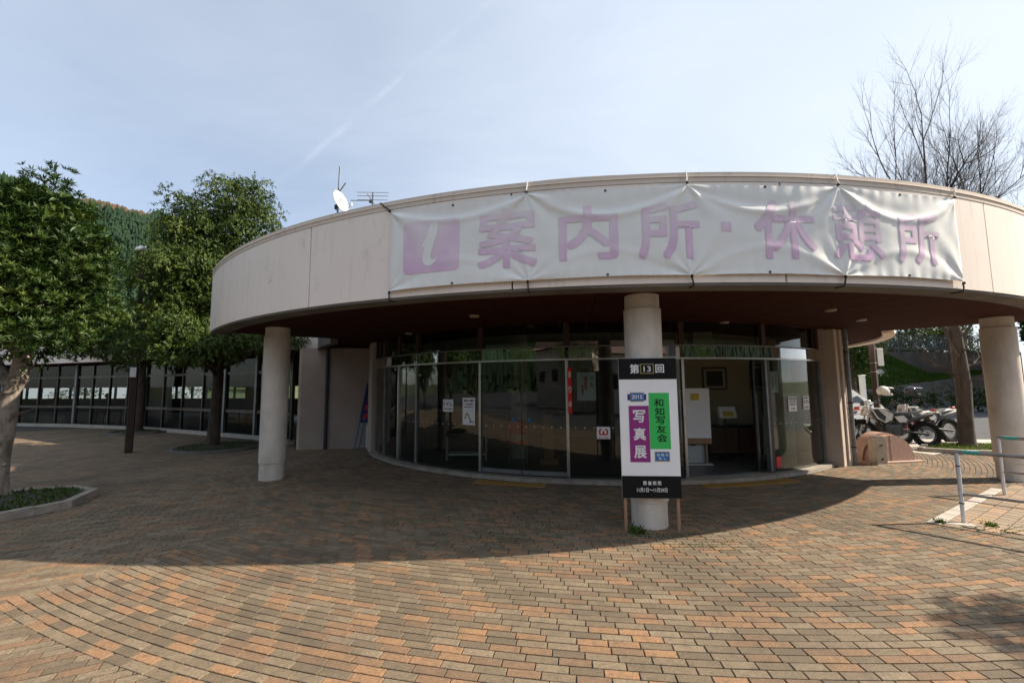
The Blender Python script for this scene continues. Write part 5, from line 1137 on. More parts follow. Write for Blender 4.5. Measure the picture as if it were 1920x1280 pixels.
def bare_tree():
    x, y = TREER; t = thing('bare_tree', 'leafless tree with fine fanning twigs beyond the right column', 'tree', (x, y, 0))
    tk = MB(); tk.tube([(x, y, -.02), (x, y, .15), (x + .02, y, .8), (x + .06, y, 1.6), (x + .02, y, 2.4), (x - .05, y, 3.3)], [.24, .17, .15, .155, .14, .12], 14)
    obj('trunk', tk, 'bark_dark', t, smooth=60)
    big, fine = MB(), MB(); r_ = random.Random(21)
    def grow(p, d, L, rad, lev):
        n = 4 if lev < 3 else 3; pts = [p]; q = p.copy(); dd = d.copy()
        for i in range(n):
            dd = (dd + Vector((r_.gauss(0, .09), r_.gauss(0, .09), r_.gauss(0, .05) + (0.07 if lev > 0 else 0.02)))).normalized(); q = q + dd * (L / n); pts.append(q.copy())
        tgt = big if rad > 0.012 else fine
        tgt.tube(pts, [rad * (1 - 0.62 * i / n) for i in range(n + 1)], 7 if rad > .03 else (5 if rad > .012 else 3), cap=False)
        if lev >= 5 or rad < 0.0022: return
        nb = {0: 6, 1: 5, 2: 4, 3: 4, 4: 2}[lev]
        for b in range(nb):
            f = r_.uniform(.22, .98); i = min(int(f * n), n - 1); bp = pts[i].lerp(pts[i + 1], f * n - i)
            side = dd.orthogonal().normalized(); side.rotate(Matrix.Rotation(r_.uniform(0, 6.28), 3, dd)); ang = r_.uniform(.32, .72)
            nd = (dd * math.cos(ang) + side * math.sin(ang)).normalized(); grow(bp, nd, L * r_.uniform(.42, .66), rad * r_.uniform(.38, .55), lev + 1)
        grow(pts[-1], (dd + Vector((r_.gauss(0, .12), r_.gauss(0, .12), 0.05))).normalized(), L * .6, rad * .42, lev + 1)
    for (z0, d, L, rad) in ((3.2, (-.02, 0, 1), 4.0, .070), (3.0, (.18, -.05, 1), 3.4, .055), (2.8, (-.30, .05, 1), 2.7, .040), (3.1, (.40, .10, 1), 2.7, .045), (2.7, (-.56, -.1, 1), 2.5, .032), (3.3, (.08, .28, 1), 3.1, .042), (2.9, (.70, -.1, 1), 2.4, .036)):
        grow(Vector((x + d[0] * .12, y + d[1] * .12, z0 - .2)), Vector(d).normalized(), L, rad, 0)
    for (z0, d, L, rad) in ((1.75, (-.9, -.2, .55), .9, .03), (1.9, (.9, -.1, .5), .8, .03), (1.5, (-.7, -.5, .5), .6, .022), (1.6, (.8, -.4, .35), .6, .022), (2.1, (-.5, -.7, .6), .8, .025)):
        grow(Vector((x, y, z0)), Vector(d).normalized(), L, rad, 2)
    obj('limb', big, 'bark_dark', t, smooth=60); obj('twigs', fine, 'bark_dark', t)['kind'] = 'stuff'
bare_tree()
# kerbed bed of the bare tree
t = thing('planter', 'long kerbed bed of dry grass at the foot of the leafless tree', 'planter', (11.6, 11.0, 0))
bed = [(9.95, 10.80), (10.55, 10.35), (14.5, 9.55), (14.8, 10.9), (11.0, 11.75)]
for i in range(5):
    p, q = Vector(bed[i]), Vector(bed[(i + 1) % 5]); m_ = (p + q) / 2; obj('kerb_stone', MB().bbox((m_.x, m_.y, 0.03), ((q - p).length - 0.01, 0.12, 0.12), 0.01, rz=math.atan2(q.y - p.y, q.x - p.x)), 'kerb_stone', t)
obj('soil', MB().prism([(10.1, 10.82), (10.6, 10.45), (14.4, 9.68), (14.65, 10.85), (11.05, 11.6)], -0.01, 0.05), 'soil', t)
gp_ = [(x_, y_) for x_, y_ in zip(nrng.uniform(9.9, 14.8, 9000), nrng.uniform(9.5, 11.8, 9000)) if in_poly(x_, y_, [(10.1, 10.82), (10.6, 10.45), (14.4, 9.68), (14.65, 10.85), (11.05, 11.6)])][:3000]
P = np.array([(a_, b_, 0.05) for a_, b_ in gp_]); n = len(P); D = np.array([0, 0, .6]) + nrng.normal(size=(n, 3)) * .5; D[:, 2] = np.abs(D[:, 2]) + .1
V, F, tn = leaves_mesh(P, D, rnd_dirs(n), .09 * (.4 + nrng.random(n)), np.full(n, .015), .5 + .5 * nrng.random(n)); big_obj('grass', V, F, tn, 'grass_blade', t)['kind'] = 'stuff'
# weeds
def weed(label, c, n, L, spread, tall):
    P = np.array([c]) + np.concatenate([nrng.normal(size=(n, 2)) * spread, np.zeros((n, 1))], 1); D = np.array([0, 0, tall]) + nrng.normal(size=(n, 3)) * .6; D[:, 2] = np.abs(D[:, 2]) + .12
    V, F, tn = leaves_mesh(P, D, rnd_dirs(n), L * (.5 + nrng.random(n)), np.full(n, L * .22), nrng.random(n)); o = big_obj('weed', V, F, tn, 'grass_blade', None, (c[0], c[1], 0)); tag(o, label, 'weed')
weed('clump of green weed at the foot of the middle column', (1.42, 5.17, 0), 90, .075, .05, .5)
weed('sprig of weed at the pale slab below the handrail', (5.12, 5.42, 0), 60, .05, .025, .4)
weed('dark tuft of weed right of the handrail post foot', (5.62, 5.30, 0), 70, .05, .03, .4)
# moss and seedlings in the paving joints, fallen leaves
n = 2600; cs = np.array([(-1.6, 5.6, .5), (-.2, 5.0, .35), (.2, 5.35, .3), (2.0, 4.75, .35), (1.7, 5.05, .25), (-2.4, 6.4, .4), (5.6, 5.15, .3)]); ii = nrng.integers(0, len(cs), n)
P = np.stack([cs[ii, 0] + nrng.normal(size=n) * cs[ii, 2], cs[ii, 1] + nrng.normal(size=n) * cs[ii, 2] * .25, np.full(n, -.004)], 1)
rc = np.hypot(P[:, 0] - C[0], P[:, 1] - C[1]); kk = np.round((rc - 6.95) / ROW) * ROW + 6.95; P[:, 0] = C[0] + (P[:, 0] - C[0]) * kk / rc; P[:, 1] = C[1] + (P[:, 1] - C[1]) * kk / rc
D = np.array([0, 0, .4]) + nrng.normal(size=(n, 3)) * .6; D[:, 2] = np.abs(D[:, 2]) + .05
V, F, tn = leaves_mesh(P, D, rnd_dirs(n), .018 * (.5 + nrng.random(n)), np.full(n, .008), nrng.random(n)); o = big_obj('moss', V, F, tn, 'grass_blade', None, kind='stuff'); o['label'] = 'green moss and seedlings in the paving joints'; o['category'] = 'moss'
n = 170; P = np.stack([nrng.uniform(-14, 1, n), nrng.uniform(4.2, 14, n), np.full(n, .006)], 1); D = nrng.normal(size=(n, 3)); D[:, 2] *= .12
V, F, tn = leaves_mesh(P, D, np.array([0, 0, 1]) + nrng.normal(size=(n, 3)) * .25, .05 * (.6 + .7 * nrng.random(n)), np.full(n, .024), nrng.random(n)); o = big_obj('fallen_leaves', V, F, tn, 'dry_leaf', None, kind='stuff'); o['label'] = 'yellow leaves scattered on the shaded paving'; o['category'] = 'leaves'

# ------------------------------------------------------------------ lamp post on the plaza
LX, LY = -10.1, 11.63
t = thing('lamp_post', 'brown square lamp post with pale domed head among the plaza trees', 'lamp post', (LX, LY, 0))
obj('pole', MB().bbox((LX, LY, 1.12), (0.17, 0.17, 2.24), 0.02, rz=R(40)), 'pole_brown', t); obj('upper_pole', MB().bbox((LX, LY, 3.65), (0.10, 0.10, 2.82), 0.012, rz=R(40)), 'pole_brown', t)
obj('plate', MB().box((LX + .06, LY - .115, 2.10), (0.13, 0.01, 0.26), rz=R(40)), 'paper', t)
obj('neck', MB().lathe([(.05, 5.05), (.07, 5.06), (.12, 5.20), (.17, 5.28), (.05, 5.30)], (LX, LY, 0), 20), 'pole_brown', t, smooth=40)
obj('globe', MB().lathe([(.15, 5.28), (.17, 5.36), (.17, 5.42), (.0, 5.44)], (LX, LY, 0), 20), 'dark_metal', t, smooth=40)
obj('dome', MB().lathe([(.19, 5.40), (.195, 5.42), (.16, 5.50), (.09, 5.55), (.0, 5.57)], (LX, LY, 0), 24), 'dish_white', t, smooth=40)

# ------------------------------------------------------------------ handrails
def handrail(label, x, y, dirx, diry, L, h, front):
    t = thing('handrail', label, 'handrail', (x, y, 0), group='handrails at the ramp'); d = Vector((dirx, diry, 0)).normalized(); p = Vector((x, y, 0)); q = p + d * L
    for a_ in (p, p + d * (L * .5), q):
        po = obj('post', MB().tube([a_ + UZ * -.02, a_ + UZ * h], 0.021, 12), 'rail_white', t, smooth=40)
        if front:
            for z in (0.22, 0.66): obj('band', MB().lathe([(.0215, z), (.025, z), (.025, z + .012), (.0215, z + .012)], a_, 12), 'rope_black', po)
    obj('top_rail', MB().tube([p - d * .02 + UZ * h, q + UZ * h], 0.024, 12), 'rail_steel', t, smooth=40)
    obj('lower_rail', MB().tube([p + UZ * (h * .40), q + UZ * (h * .40)], 0.015, 10), 'rail_steel', t, smooth=40)
    obj('tape', MB().tube([p + d * .05 + UZ * h, p + d * .19 + UZ * h], 0.0265, 12), 'tape_teal', t, smooth=40)
handrail('near white and steel handrail with teal tape at the right edge', 5.42, 5.42, .62, -.70, 3.2, .835, True)
handrail('farther handrail with teal tape beside the right column', 7.32, 6.67, .62, -.70, 3.2, .84, False)

# ------------------------------------------------------------------ stone drinking place by the pier
t = thing('stone_bench', 'polished pink stone half drum bench behind the steel box', 'stone feature', (7.85, 9.45, 0))
half = [(0.56 * math.cos(math.pi * i / 20), 0.56 * math.sin(math.pi * i / 20) * 0.98) for i in range(21)]
bd = MB(); ax_ = Vector((0.985, 0.17, 0)); ay_ = Vector((-0.17, 0.985, 0)); oc = Vector((7.92, 9.42, 0.02))
n2 = len(half)
def hp(u, v, w): return tuple(oc + ax_ * u + ay_ * w + UZ * v)
bd.v = [hp(u, v, -.14) for u, v in half] + [hp(u, v, .24) for u, v in half]
bd.f = [tuple(range(n2)), tuple(range(n2, 2 * n2))[::-1]] + [(i, i + 1, n2 + i + 1, n2 + i) for i in range(n2 - 1)] + [(n2 - 1, 0, n2, 2 * n2 - 1)]
obj('body', bd, 'pink_stone', t, smooth=30)
rm_ = MB(); ro_ = [(0.60 * math.cos(math.pi * i / 20), 0.60 * math.sin(math.pi * i / 20) * 0.98) for i in range(21)]
for w0, w1 in ((.0, .26),):
    b0 = len(rm_.v); rm_.v += [hp(u, v, w0) for u, v in ro_] + [hp(u, v, w1) for u, v in ro_] + [hp(u * .938, v * .938, w0) for u, v in ro_] + [hp(u * .938, v * .938, w1) for u, v in ro_]
    for i in range(20): rm_.f += [(i, i + 1, n2 + i + 1, n2 + i), (2 * n2 + i, i, i + 1, 2 * n2 + i + 1)[::-1], (n2 + i, n2 + i + 1, 3 * n2 + i + 1, 3 * n2 + i)]
obj('rim', rm_, 'pink_stone', t, smooth=30)
obj('seam', MB().box(oc - ay_ * .142 + ax_ * -.03 + UZ * .28, (0.015, 0.006, 0.54), rz=math.atan2(.17, .985)), 'kerb_stone', t)
obj('plinth', MB().bbox(oc + ax_ * .02 + ay_ * .05 + UZ * -.005, (1.32, 0.5, 0.05), 0.008, rz=math.atan2(.17, .985)), 'pink_stone', t)
t = thing('steel_box', 'slim round-topped stainless box with a black port in front of the pink stone', 'box', (7.52, 9.18, 0))
pr = [(-.12, 0), (.12, 0), (.12, .46), (.10, .53), (.05, .575), (0, .585), (-.05, .575), (-.10, .53), (-.12, .46)]
sbx = MB(); b3 = Vector((7.50, 9.12, 0)); sbx.v = [tuple(b3 + ax_ * u + ay_ * w + UZ * v) for w in (-.09, .09) for u, v in pr]; k9 = len(pr)
sbx.f = [tuple(range(k9)), tuple(range(k9, 2 * k9))[::-1]] + [(i, (i + 1) % k9, k9 + (i + 1) % k9, k9 + i) for i in range(k9)]
obj('casing', sbx, 'box_steel', t, smooth=25)
obj('slot', MB().box(b3 - ay_ * .093 + UZ * .40, (.075, .006, .028), rz=.17), 'plastic_black', t); obj('port', MB().lathe([(0, -.004), (.022, -.004), (.022, .004), (0, .004)], b3 - ay_ * .094 + UZ * .12, 14, 'Y'), 'plastic_black', t)
obj('base_plate', MB().bbox(b3 + UZ * .005, (.30, .24, .02), .004, rz=.17), 'kerb_stone', t)

# ------------------------------------------------------------------ motorcycles
def wheel(t, x, rw, name='wheel', knob=True):
    w = obj(name, MB().lathe([(rw - .108, -.030), (rw - .06, -.058), (rw - .018, -.055), (rw, -.030), (rw, .030), (rw - .018, .055), (rw - .06, .058), (rw - .108, .030), (rw - .108, -.030)], (x, 0, rw), 40, 'Y'), 'rubber', t, smooth=40)
    kb = MB()
    for i in range(34):
        a = 2 * math.pi * i / 34
        for yy in (-.03, 0.0, .03) if i % 2 else (-.042, .016): kb.box((x + (rw + .004) * math.cos(a), yy, rw + (rw + .004) * math.sin(a)), (.024, .022, .022), ry=-a + math.pi / 2)
    k_ = obj('tread', kb, 'rubber', w); k_['kind'] = 'stuff'
    obj('rim', MB().lathe([(rw - .106, -.026), (rw - .128, -.022), (rw - .128, .022), (rw - .106, .026)], (x, 0, rw), 40, 'Y'), 'engine', w, smooth=40)
    sp = MB()
    for i in range(18):
        a = 2 * math.pi * i / 18; b = a + (.35 if i % 2 else -.35); sp.tube([(x + .04 * math.cos(b), -.02 if i % 4 < 2 else .02, rw + .04 * math.sin(b)), (x + (rw - .10) * math.cos(a), 0, rw + (rw - .10) * math.sin(a))], .0022, 3)
    obj('spokes', sp, 'steel', w)['kind'] = 'stuff'
    obj('hub', MB().lathe([(0, -.05), (.045, -.05), (.05, -.02), (.05, .02), (.045, .05), (0, .05)], (x, 0, rw), 16, 'Y'), 'engine', w, smooth=40)
    obj('brake_disc', MB().lathe([(.06, -.062), (.11, -.062), (.11, -.058), (.06, -.058), (.06, -.062)], (x, 0, rw), 24, 'Y'), 'steel', w)
def plate(pts, y0, y1, bulge=0.0): return MB().extrude_y(pts, y0, y1)
def motorcycle(label, loc, rz, body, accent, lean=R(-7)):
    t = thing('motorcycle', label, 'motorcycle', loc, rz, 'motorcycles parked beyond the pier', local=True, rx=lean)
    wheel(t, -.72, .345); wheel(t, .72, .325)
    for s_ in (-.09, .09):
        obj('fork', MB().tube([(-.72, s_, .345), (-.60, s_, .70), (-.475, s_, 1.06)], [.022, .024, .021], 10), 'steel', t, smooth=40)
        obj('fork_guard', MB().tube([(-.735, s_ * 1.3, .33), (-.645, s_ * 1.25, .60)], [.03, .03], 8), accent, t)
        obj('swingarm', MB().tube([(.08, s_, .40), (.45, s_ * 1.1, .36), (.74, s_ * 1.1, .325)], [.035, .03, .022], 8), 'engine', t, smooth=40)
        obj('footpeg', MB().tube([(.10, s_ * 1.4, .32), (.10, s_ * 2.9, .33)], .014, 6), 'engine', t)
    fd = []
    for i in range(9):
        a = R(190 - i * 17); fd.append((-.70 + .44 * math.cos(a) * 1.05, .40 + .40 * math.sin(a)))
    ff_ = MB(); n_ = len(fd)
    for sgn, yy in enumerate((-.065, .065)): ff_.v += [(p[0], yy, p[1] + .03) for p in fd]
    ff_.v += [(p[0], 0, p[1] + .055) for p in fd]; ff_.f = [(i, i + 1, 2 * n_ + i + 1, 2 * n_ + i) for i in range(n_ - 1)] + [(2 * n_ + i, 2 * n_ + i + 1, n_ + i + 1, n_ + i) for i in range(n_ - 1)]
    obj('front_fender', ff_, body, t, smooth=60)
    obj('headlight_shroud', MB().bbox((-.60, 0, .93), (.07, .22, .27), .03, ry=R(22), seg=2), body, t, smooth=50)
    obj('headlight', MB().lathe([(0, -.03), (.055, -.02), (.06, .01), (0, .012)], (-.645, 0, .91), 18, 'X'), 'downlight', t, smooth=50)
    obj('handlebar', MB().tube([(-.35, -.40, 1.13), (-.40, -.22, 1.11), (-.47, -.10, 1.07), (-.47, .10, 1.07), (-.40, .22, 1.11), (-.35, .40, 1.13)], .0125, 8), 'dark_metal', t, smooth=50)
    for s_ in (-1, 1):
        obj('grip', MB().tube([(-.365, s_ * .30, 1.12), (-.345, s_ * .41, 1.13)], .018, 8), 'rubber', t)
        obj('hand_guard', MB().bbox((-.46, s_ * .33, 1.13), (.03, .17, .10), .012), 'plastic_black', t)
        obj('lever', MB().tube([(-.42, s_ * .24, 1.12), (-.43, s_ * .38, 1.12)], .006, 5), 'steel', t)
    fr_ = MB(); fr_.tube([(-.44, 0, .98), (-.12, 0, .88), (.12, 0, .60), (.10, 0, .34)], .028, 8); fr_.tube([(-.43, 0, .92), (-.26, 0, .50), (-.16, 0, .28), (.10, 0, .27)], .024, 8); fr_.tube([(.0, -.07, .80), (.45, -.07, .84), (.62, -.06, .87)], .014, 6); fr_.tube([(.0, .07, .80), (.45, .07, .84), (.62, .06, .87)], .014, 6); fr_.tube([(.12, -.07, .52), (.50, -.07, .82)], .013, 6); fr_.tube([(.12, .07, .52), (.50, .07, .82)], .013, 6)
    obj('frame', fr_, accent, t, smooth=50)
    en = MB(); en.bbox((-.04, 0, .42), (.42, .26, .30), .05, seg=2); en.bbox((.16, 0, .62), (.22, .16, .24), .03); en.bbox((-.13, 0, .60), (.17, .17, .22), .02, ry=R(-14)); en.lathe([(0, -.14), (.10, -.14), (.11, -.11), (.11, .11), (.10, .14), (0, .14)], (.02, 0, .39), 20, 'Y')
    obj('engine', en, 'engine', t, smooth=40)
    fins = MB()
    for i in range(5): fins.bbox((-.135 - i * .006, 0, .53 + i * .035), (.20, .20, .008), .002, ry=R(-14))
    obj('cooling_fins', fins, 'engine', t)['kind'] = 'stuff'
    tk = []; 
    for yy, k_ in ((-.125, .72), (-.09, 1.0), (.0, 1.08), (.09, 1.0), (.125, .72)): tk.append([(-.42, yy * .8, .90 + .02 * k_), (-.34, yy, .93 + .07 * k_), (-.18, yy, .92 + .07 * k_), (-.02, yy * .9, .86 + .04 * k_), (.05, yy * .7, .82 + .02 * k_)])
    tm = MB(); [tm.v.append(p) for row in tk for p in row]; tm.f = [(i * 5 + j, (i + 1) * 5 + j, (i + 1) * 5 + j + 1, i * 5 + j + 1) for i in range(4) for j in range(4)]; obj('tank', tm, body, t, smooth=70)
    for s_ in (-1, 1):
        sh_ = [(-.50, .96), (-.30, .97), (-.02, .84), (-.06, .70), (-.22, .60), (-.40, .72)]
        obj('shroud', MB().extrude_y(sh_, s_ * .115, s_ * .150), body, t); 
        obj('graphic', MB().extrude_y([(-.47, .95), (-.36, .955), (-.20, .76), (-.24, .64), (-.38, .74)], s_ * .1505, s_ * .153), 'plastic_black', t)

        obj('side_panel', MB().extrude_y([(.02, .76), (.44, .84), (.46, .74), (.30, .62), (.10, .62)], s_ * .095, s_ * .120), body, t)
        obj('graphic', MB().extrude_y([(.22, .80), (.40, .825), (.41, .755), (.30, .69)], s_ * .1205, s_ * .1225), 'plastic_black', t)
        spk = MB(); r_ = random.Random(5)
        for i in range(34):
            sx_, sz_ = r_.uniform(-.30, -.04), r_.uniform(.66, .88); w_ = r_.uniform(.006, .018)
            if sz_ < .97 - abs(sx_ + .30) * .5 and sz_ > .60 + (sx_ + .22) * .5: spk.add([(sx_, s_ * .1515, sz_), (sx_ + w_, s_ * .1515, sz_ + w_ * .4), (sx_ + w_ * .7, s_ * .1515, sz_ + w_), (sx_ - w_ * .2, s_ * .1515, sz_ + w_ * .8)], [(0, 1, 2, 3)])
        obj('speckles', spk, 'plastic_black', t)['kind'] = 'stuff'
    st = MB(); sec = [(-.10, .885, .07), (.05, .87, .10), (.25, .875, .12), (.45, .90, .115), (.62, .935, .09), (.70, .945, .05)]
    for (xx, zz, ww) in sec: st.v += [(xx, -ww, zz - .05), (xx, -ww * .85, zz), (xx, ww * .85, zz), (xx, ww, zz - .05)]
    st.f = [(i * 4 + j, (i + 1) * 4 + j, (i + 1) * 4 + j + 1, i * 4 + j + 1) for i in range(5) for j in range(3)] + [(i * 4 + 3, (i + 1) * 4 + 3, (i + 1) * 4, i * 4) for i in range(5)] + [(0, 1, 2, 3), (20, 23, 22, 21)]
    obj('seat', st, 'plastic_black', t, smooth=50)
    rf = MB(); sec = [(.50, .86, .10), (.70, .90, .095), (.90, .925, .08), (1.06, .90, .06)]
    for (xx, zz, ww) in sec: rf.v += [(xx, -ww, zz - .03), (xx, 0, zz + .015), (xx, ww, zz - .03)]
    rf.f = [(i * 3 + j, (i + 1) * 3 + j, (i + 1) * 3 + j + 1, i * 3 + j + 1) for i in range(3) for j in range(2)]; obj('rear_fender', rf, body, t, smooth=60)
    obj('tail_light', MB().bbox((.98, 0, .955), (.10, .09, .045), .012), 'lamp_red', t); 
    for s_ in (-1, 1): obj('indicator', MB().bbox((.92, s_ * .17, .90), (.035, .06, .04), .012), 'lamp_amber', t)
    obj('exhaust', MB().tube([(-.20, -.05, .62), (-.30, -.08, .48), (-.20, -.10, .30), (.10, -.12, .42), (.30, -.14, .62)], .022, 10), 'engine', t, smooth=50)
    obj('silencer', MB().tube([(.28, -.15, .62), (.36, -.155, .68), (.80, -.16, .82), (.84, -.16, .833)], [.03, .055, .055, .04], 14), 'engine', t, smooth=50)
    obj('chain_guard', MB().bbox((.42, .12, .42), (.55, .02, .05), .006, ry=R(6)), 'plastic_black', t)
    obj('side_stand', MB().tube([(.02, .12, .33), (-.02, .30, .02)], .012, 6), 'engine', t)
    obj('mirror', MB().bbox((-.36, -.30, 1.27), (.02, .11, .07), .012), 'plastic_black', t); obj('mirror_stem', MB().tube([(-.37, -.26, 1.12), (-.36, -.30, 1.25)], .006, 5), 'plastic_black', t)
    return t
ang1 = math.atan2(11.41 - 11.67, 10.62 - 9.36)
motorcycle('white and black off-road motorcycle carrying a white helmet', ((9.36 + 10.62) / 2, 11.54, 0.0), ang1, 'plastic_white', 'plastic_black')
motorcycle('off-road motorcycle with red rear lamp behind the leafless tree trunk', ((10.46 + 12.11) / 2 + .1, 12.12, 0.0), math.atan2(.16, 1.65), 'plastic_white', 'plastic_red')
motorcycle('red motorcycle mostly hidden behind the pier and downpipe', (9.05, 12.75, 0.0), R(-4), 'plastic_red', 'plastic_red')
def helmet(label, loc, rz, shell, visor):
    t = thing('helmet', label, 'helmet', loc, rz, local=True)
    m = MB(); nu, nv = 20, 12
    for j in range(nv + 1):
        th = R(8) + (R(128) - R(8)) * j / nv
        for i in range(nu):
            ph = 2 * math.pi * i / nu; x_, y_, z_ = -.145 * math.sin(th) * math.cos(ph), .125 * math.sin(th) * math.sin(ph), .135 * math.cos(th)
            m.v.append((x_ * 1.05, y_, z_))
    for j in range(nv):
        for i in range(nu):
            q = (2 * math.pi * (i + .5) / nu + math.pi) % (2 * math.pi) - math.pi; th = R(8) + (R(120)) * (j + .5) / nv
            if abs(q) > 2.25 and R(72) < th < R(112): continue          # face opening looks along +x
            m.f.append((j * nu + i, j * nu + (i + 1) % nu, (j + 1) * nu + (i + 1) % nu, (j + 1) * nu + i))
    m.v.append((0, 0, .136)); m.f += [(i, (i + 1) % nu, len(m.v) - 1) for i in range(nu)]
    obj('shell', m, shell, t, smooth=70)
    obj('chin_bar', MB().tube([(.06, -.118, -.065), (.15, -.085, -.085), (.20, 0, -.09), (.15, .085, -.085), (.06, .118, -.065)], [.026, .028, .030, .028, .026], 10), shell, t, smooth=60)
    pk = MB(); pk.v = [(.08, -.11, .085), (.10, 0, .115), (.08, .11, .085), (.24, -.085, .075), (.27, 0, .10), (.24, .085, .075), (.08, -.11, .075), (.08, .11, .075), (.24, -.085, .067), (.27, 0, .09), (.24, .085, .067), (.10, 0, .105)]
    pk.f = [(0, 1, 4, 3), (1, 2, 5, 4), (6, 8, 9, 11), (11, 9, 10, 7), (3, 4, 9, 8), (4, 5, 10, 9), (0, 3, 8, 6), (2, 7, 10, 5)]; obj('peak', pk, shell, t, smooth=40)
    obj('lining', MB().lathe([(0, -.08), (.08, -.07), (.105, 0), (.08, .08), (0, .10)], (-.01, 0, 0), 16), visor, t, smooth=60)
helmet('white off-road helmet hung on the nearer motorcycle', (9.62, 11.35, 1.44), R(8), 'helmet_white', 'plastic_black')
helmet('dark glossy helmet on the farther motorcycle', (10.93, 12.0, 1.42), R(-10), 'helmet_dark', 'plastic_black')

# ------------------------------------------------------------------ white car beyond the building
def car(label, loc, rz):
    t = thing('parked_car', label, 'car', loc, rz, local=True)      # front towards +x
    prof = [(-1.65, .30, .72), (-1.68, .62, .74), (-1.60, .86, .73), (-1.42, 1.36, .60), (-1.25, 1.46, .57), (.20, 1.48, .57), (.48, 1.42, .58), (1.05, .98, .70), (1.52, .86, .70), (1.68, .70, .68), (1.70, .32, .70)]
    n = len(prof); m = MB()
    m.v = [(p[0], -p[2], p[1]) for p in prof] + [(p[0], p[2], p[1]) for p in prof]
    m.f = [tuple(range(n)), tuple(range(n, 2 * n))[::-1]] + [(i, n + i, n + (i + 1) % n, (i + 1) % n) for i in range(n)]
    obj('body', m, 'car_white', t, smooth=35)
    for s_ in (-1, 1):
        w1_ = MB(); w1_.v = [(-1.30, s_ * .70, .93), (-.42, s_ * .705, .93), (-.42, s_ * .596, 1.38), (-1.18, s_ * .60, 1.38)]; w1_.f = [(0, 1, 2, 3)]
        w2_ = MB(); w2_.v = [(-.34, s_ * .708, .93), (.86, s_ * .712, .95), (.42, s_ * .598, 1.36), (-.34, s_ * .596, 1.38)]; w2_.f = [(0, 1, 2, 3)]
        for w in (w1_, w2_):
            f = obj('side_window', w, 'car_glass', t)
        obj('mirror', MB().bbox((.82, s_ * .82, .98), (.12, .18, .13), .035, seg=2), 'car_white', t, smooth=60)
        obj('headlight', MB().bbox((1.58, s_ * .54, .72), (.18, .24, .14), .04, seg=2), 'downlight', t, smooth=60)
        for xw in (-1.05, 1.12):
            w = obj('wheel', MB().lathe([(.17, -.09), (.27, -.09), (.29, -.06), (.29, .06), (.27, .09), (.17, .09), (.17, -.09)], (xw, s_ * .64, .29), 26, 'Y'), 'rubber', t, smooth=40)
            obj('rim', MB().lathe([(0, -.07), (.16, -.085), (.172, -.07), (.172, .07), (.16, .085), (0, .07)], (xw, s_ * .64, .29), 22, 'Y'), 'steel', w, smooth=40)
        obj('door_line', MB().box((-.38, s_ * .7215, .68), (.008, .004, .5)), 'plastic_black', t); obj('door_handle', MB().bbox((-.20, s_ * .728, .84), (.14, .02, .03), .006), 'car_white', t)
    ws = MB(); ws.v = [(.52, -.52, 1.405), (.52, .52, 1.405), (1.03, .63, 1.005), (1.03, -.63, 1.005)]; ws.v = [(x + .012, y, z + .012) for x, y, z in ws.v]; ws.f = [(0, 1, 2, 3)]; obj('windscreen', ws, 'car_glass', t)
    obj('bumper', MB().bbox((1.68, 0, .42), (.10, 1.36, .22), .04, seg=2), 'car_white', t, smooth=60); obj('grille', MB().box((1.735, 0, .42), (.008, .7, .08)), 'plastic_black', t)
car('small white car parked behind the motorcycles', (12.2, 16.9, -0.03), R(8))

# ------------------------------------------------------------------ bank, walls, fence and hedge beyond the road
t = thing('retaining_wall', 'low dark concrete retaining wall at the foot of the grass bank', 'wall', (30, 31.5, 0))
segs = [(20.0, 27.4), (23.0, 28.6), (26.3, 30.0), (30.0, 31.4), (34.0, 33.0), (42, 36)]; hs = [.9, 1.1, 1.33, 1.6, 1.9, 2.4]
for i in range(5):
    (x0, y0), (x1, y1) = segs[i], segs[i + 1]; n_ = Vector((-(y1 - y0), x1 - x0)).normalized() * .35; g2 = .012 * (Vector((x1, y1)) - Vector((x0, y0))).normalized()
    x0 += g2.x; x1 -= g2.x
    m = MB(); m.v = [(x0, y0, -.05), (x1, y1, -.05), (x1, y1, hs[i + 1]), (x0, y0, hs[i]), (x0 + n_.x, y0 + n_.y, -.05), (x1 + n_.x, y1 + n_.y, -.05), (x1 + n_.x, y1 + n_.y, hs[i + 1]), (x0 + n_.x, y0 + n_.y, hs[i])]
    m.f = [(0, 1, 2, 3), (7, 6, 5, 4), (3, 2, 6, 7), (0, 3, 7, 4), (1, 5, 6, 2)]; obj('wall_panel', m, 'dark_concrete', t)
bank_pts = []
NX, NY = 36, 16
def bank(u, v):
    i = min(int(u * 5), 4); f = u * 5 - i; x0 = segs[i][0] + (segs[i + 1][0] - segs[i][0]) * f; y0 = segs[i][1] + (segs[i + 1][1] - segs[i][1]) * f; h0 = hs[i] + (hs[i + 1] - hs[i]) * f - .05
    X = x0 + v * 1.0 + .1; top = float(np.interp(X, (20, 24, 29.4, 33.2, 44), (3.2, 4.0, 4.0, 2.1, 2.6))); return (X, y0 + .2 + v * (float(np.interp(X, (20, 29, 44), (34.2, 34.3, 37.3))) - y0), h0 + (top - h0) * (v ** .85) + .10 * mnoise.noise((x0 * .5, v * 5, 0)))
m = MB(); m.v = [bank(i / NX, j / NY) for i in range(NX + 1) for j in range(NY + 1)]; m.f = [(i * (NY + 1) + j, (i + 1) * (NY + 1) + j, (i + 1) * (NY + 1) + j + 1, i * (NY + 1) + j + 1) for i in range(NX) for j in range(NY)]
bk = obj('grass_bank', m, 'meadow', smooth=60); bk['kind'] = 'structure'
n = 26000; uu, vv = nrng.random(n), nrng.random(n); P = np.array([bank(a_, b_) for a_, b_ in zip(uu * .999, vv)]); D = np.array([0, -.2, 1.0]) + nrng.normal(size=(n, 3)) * .45
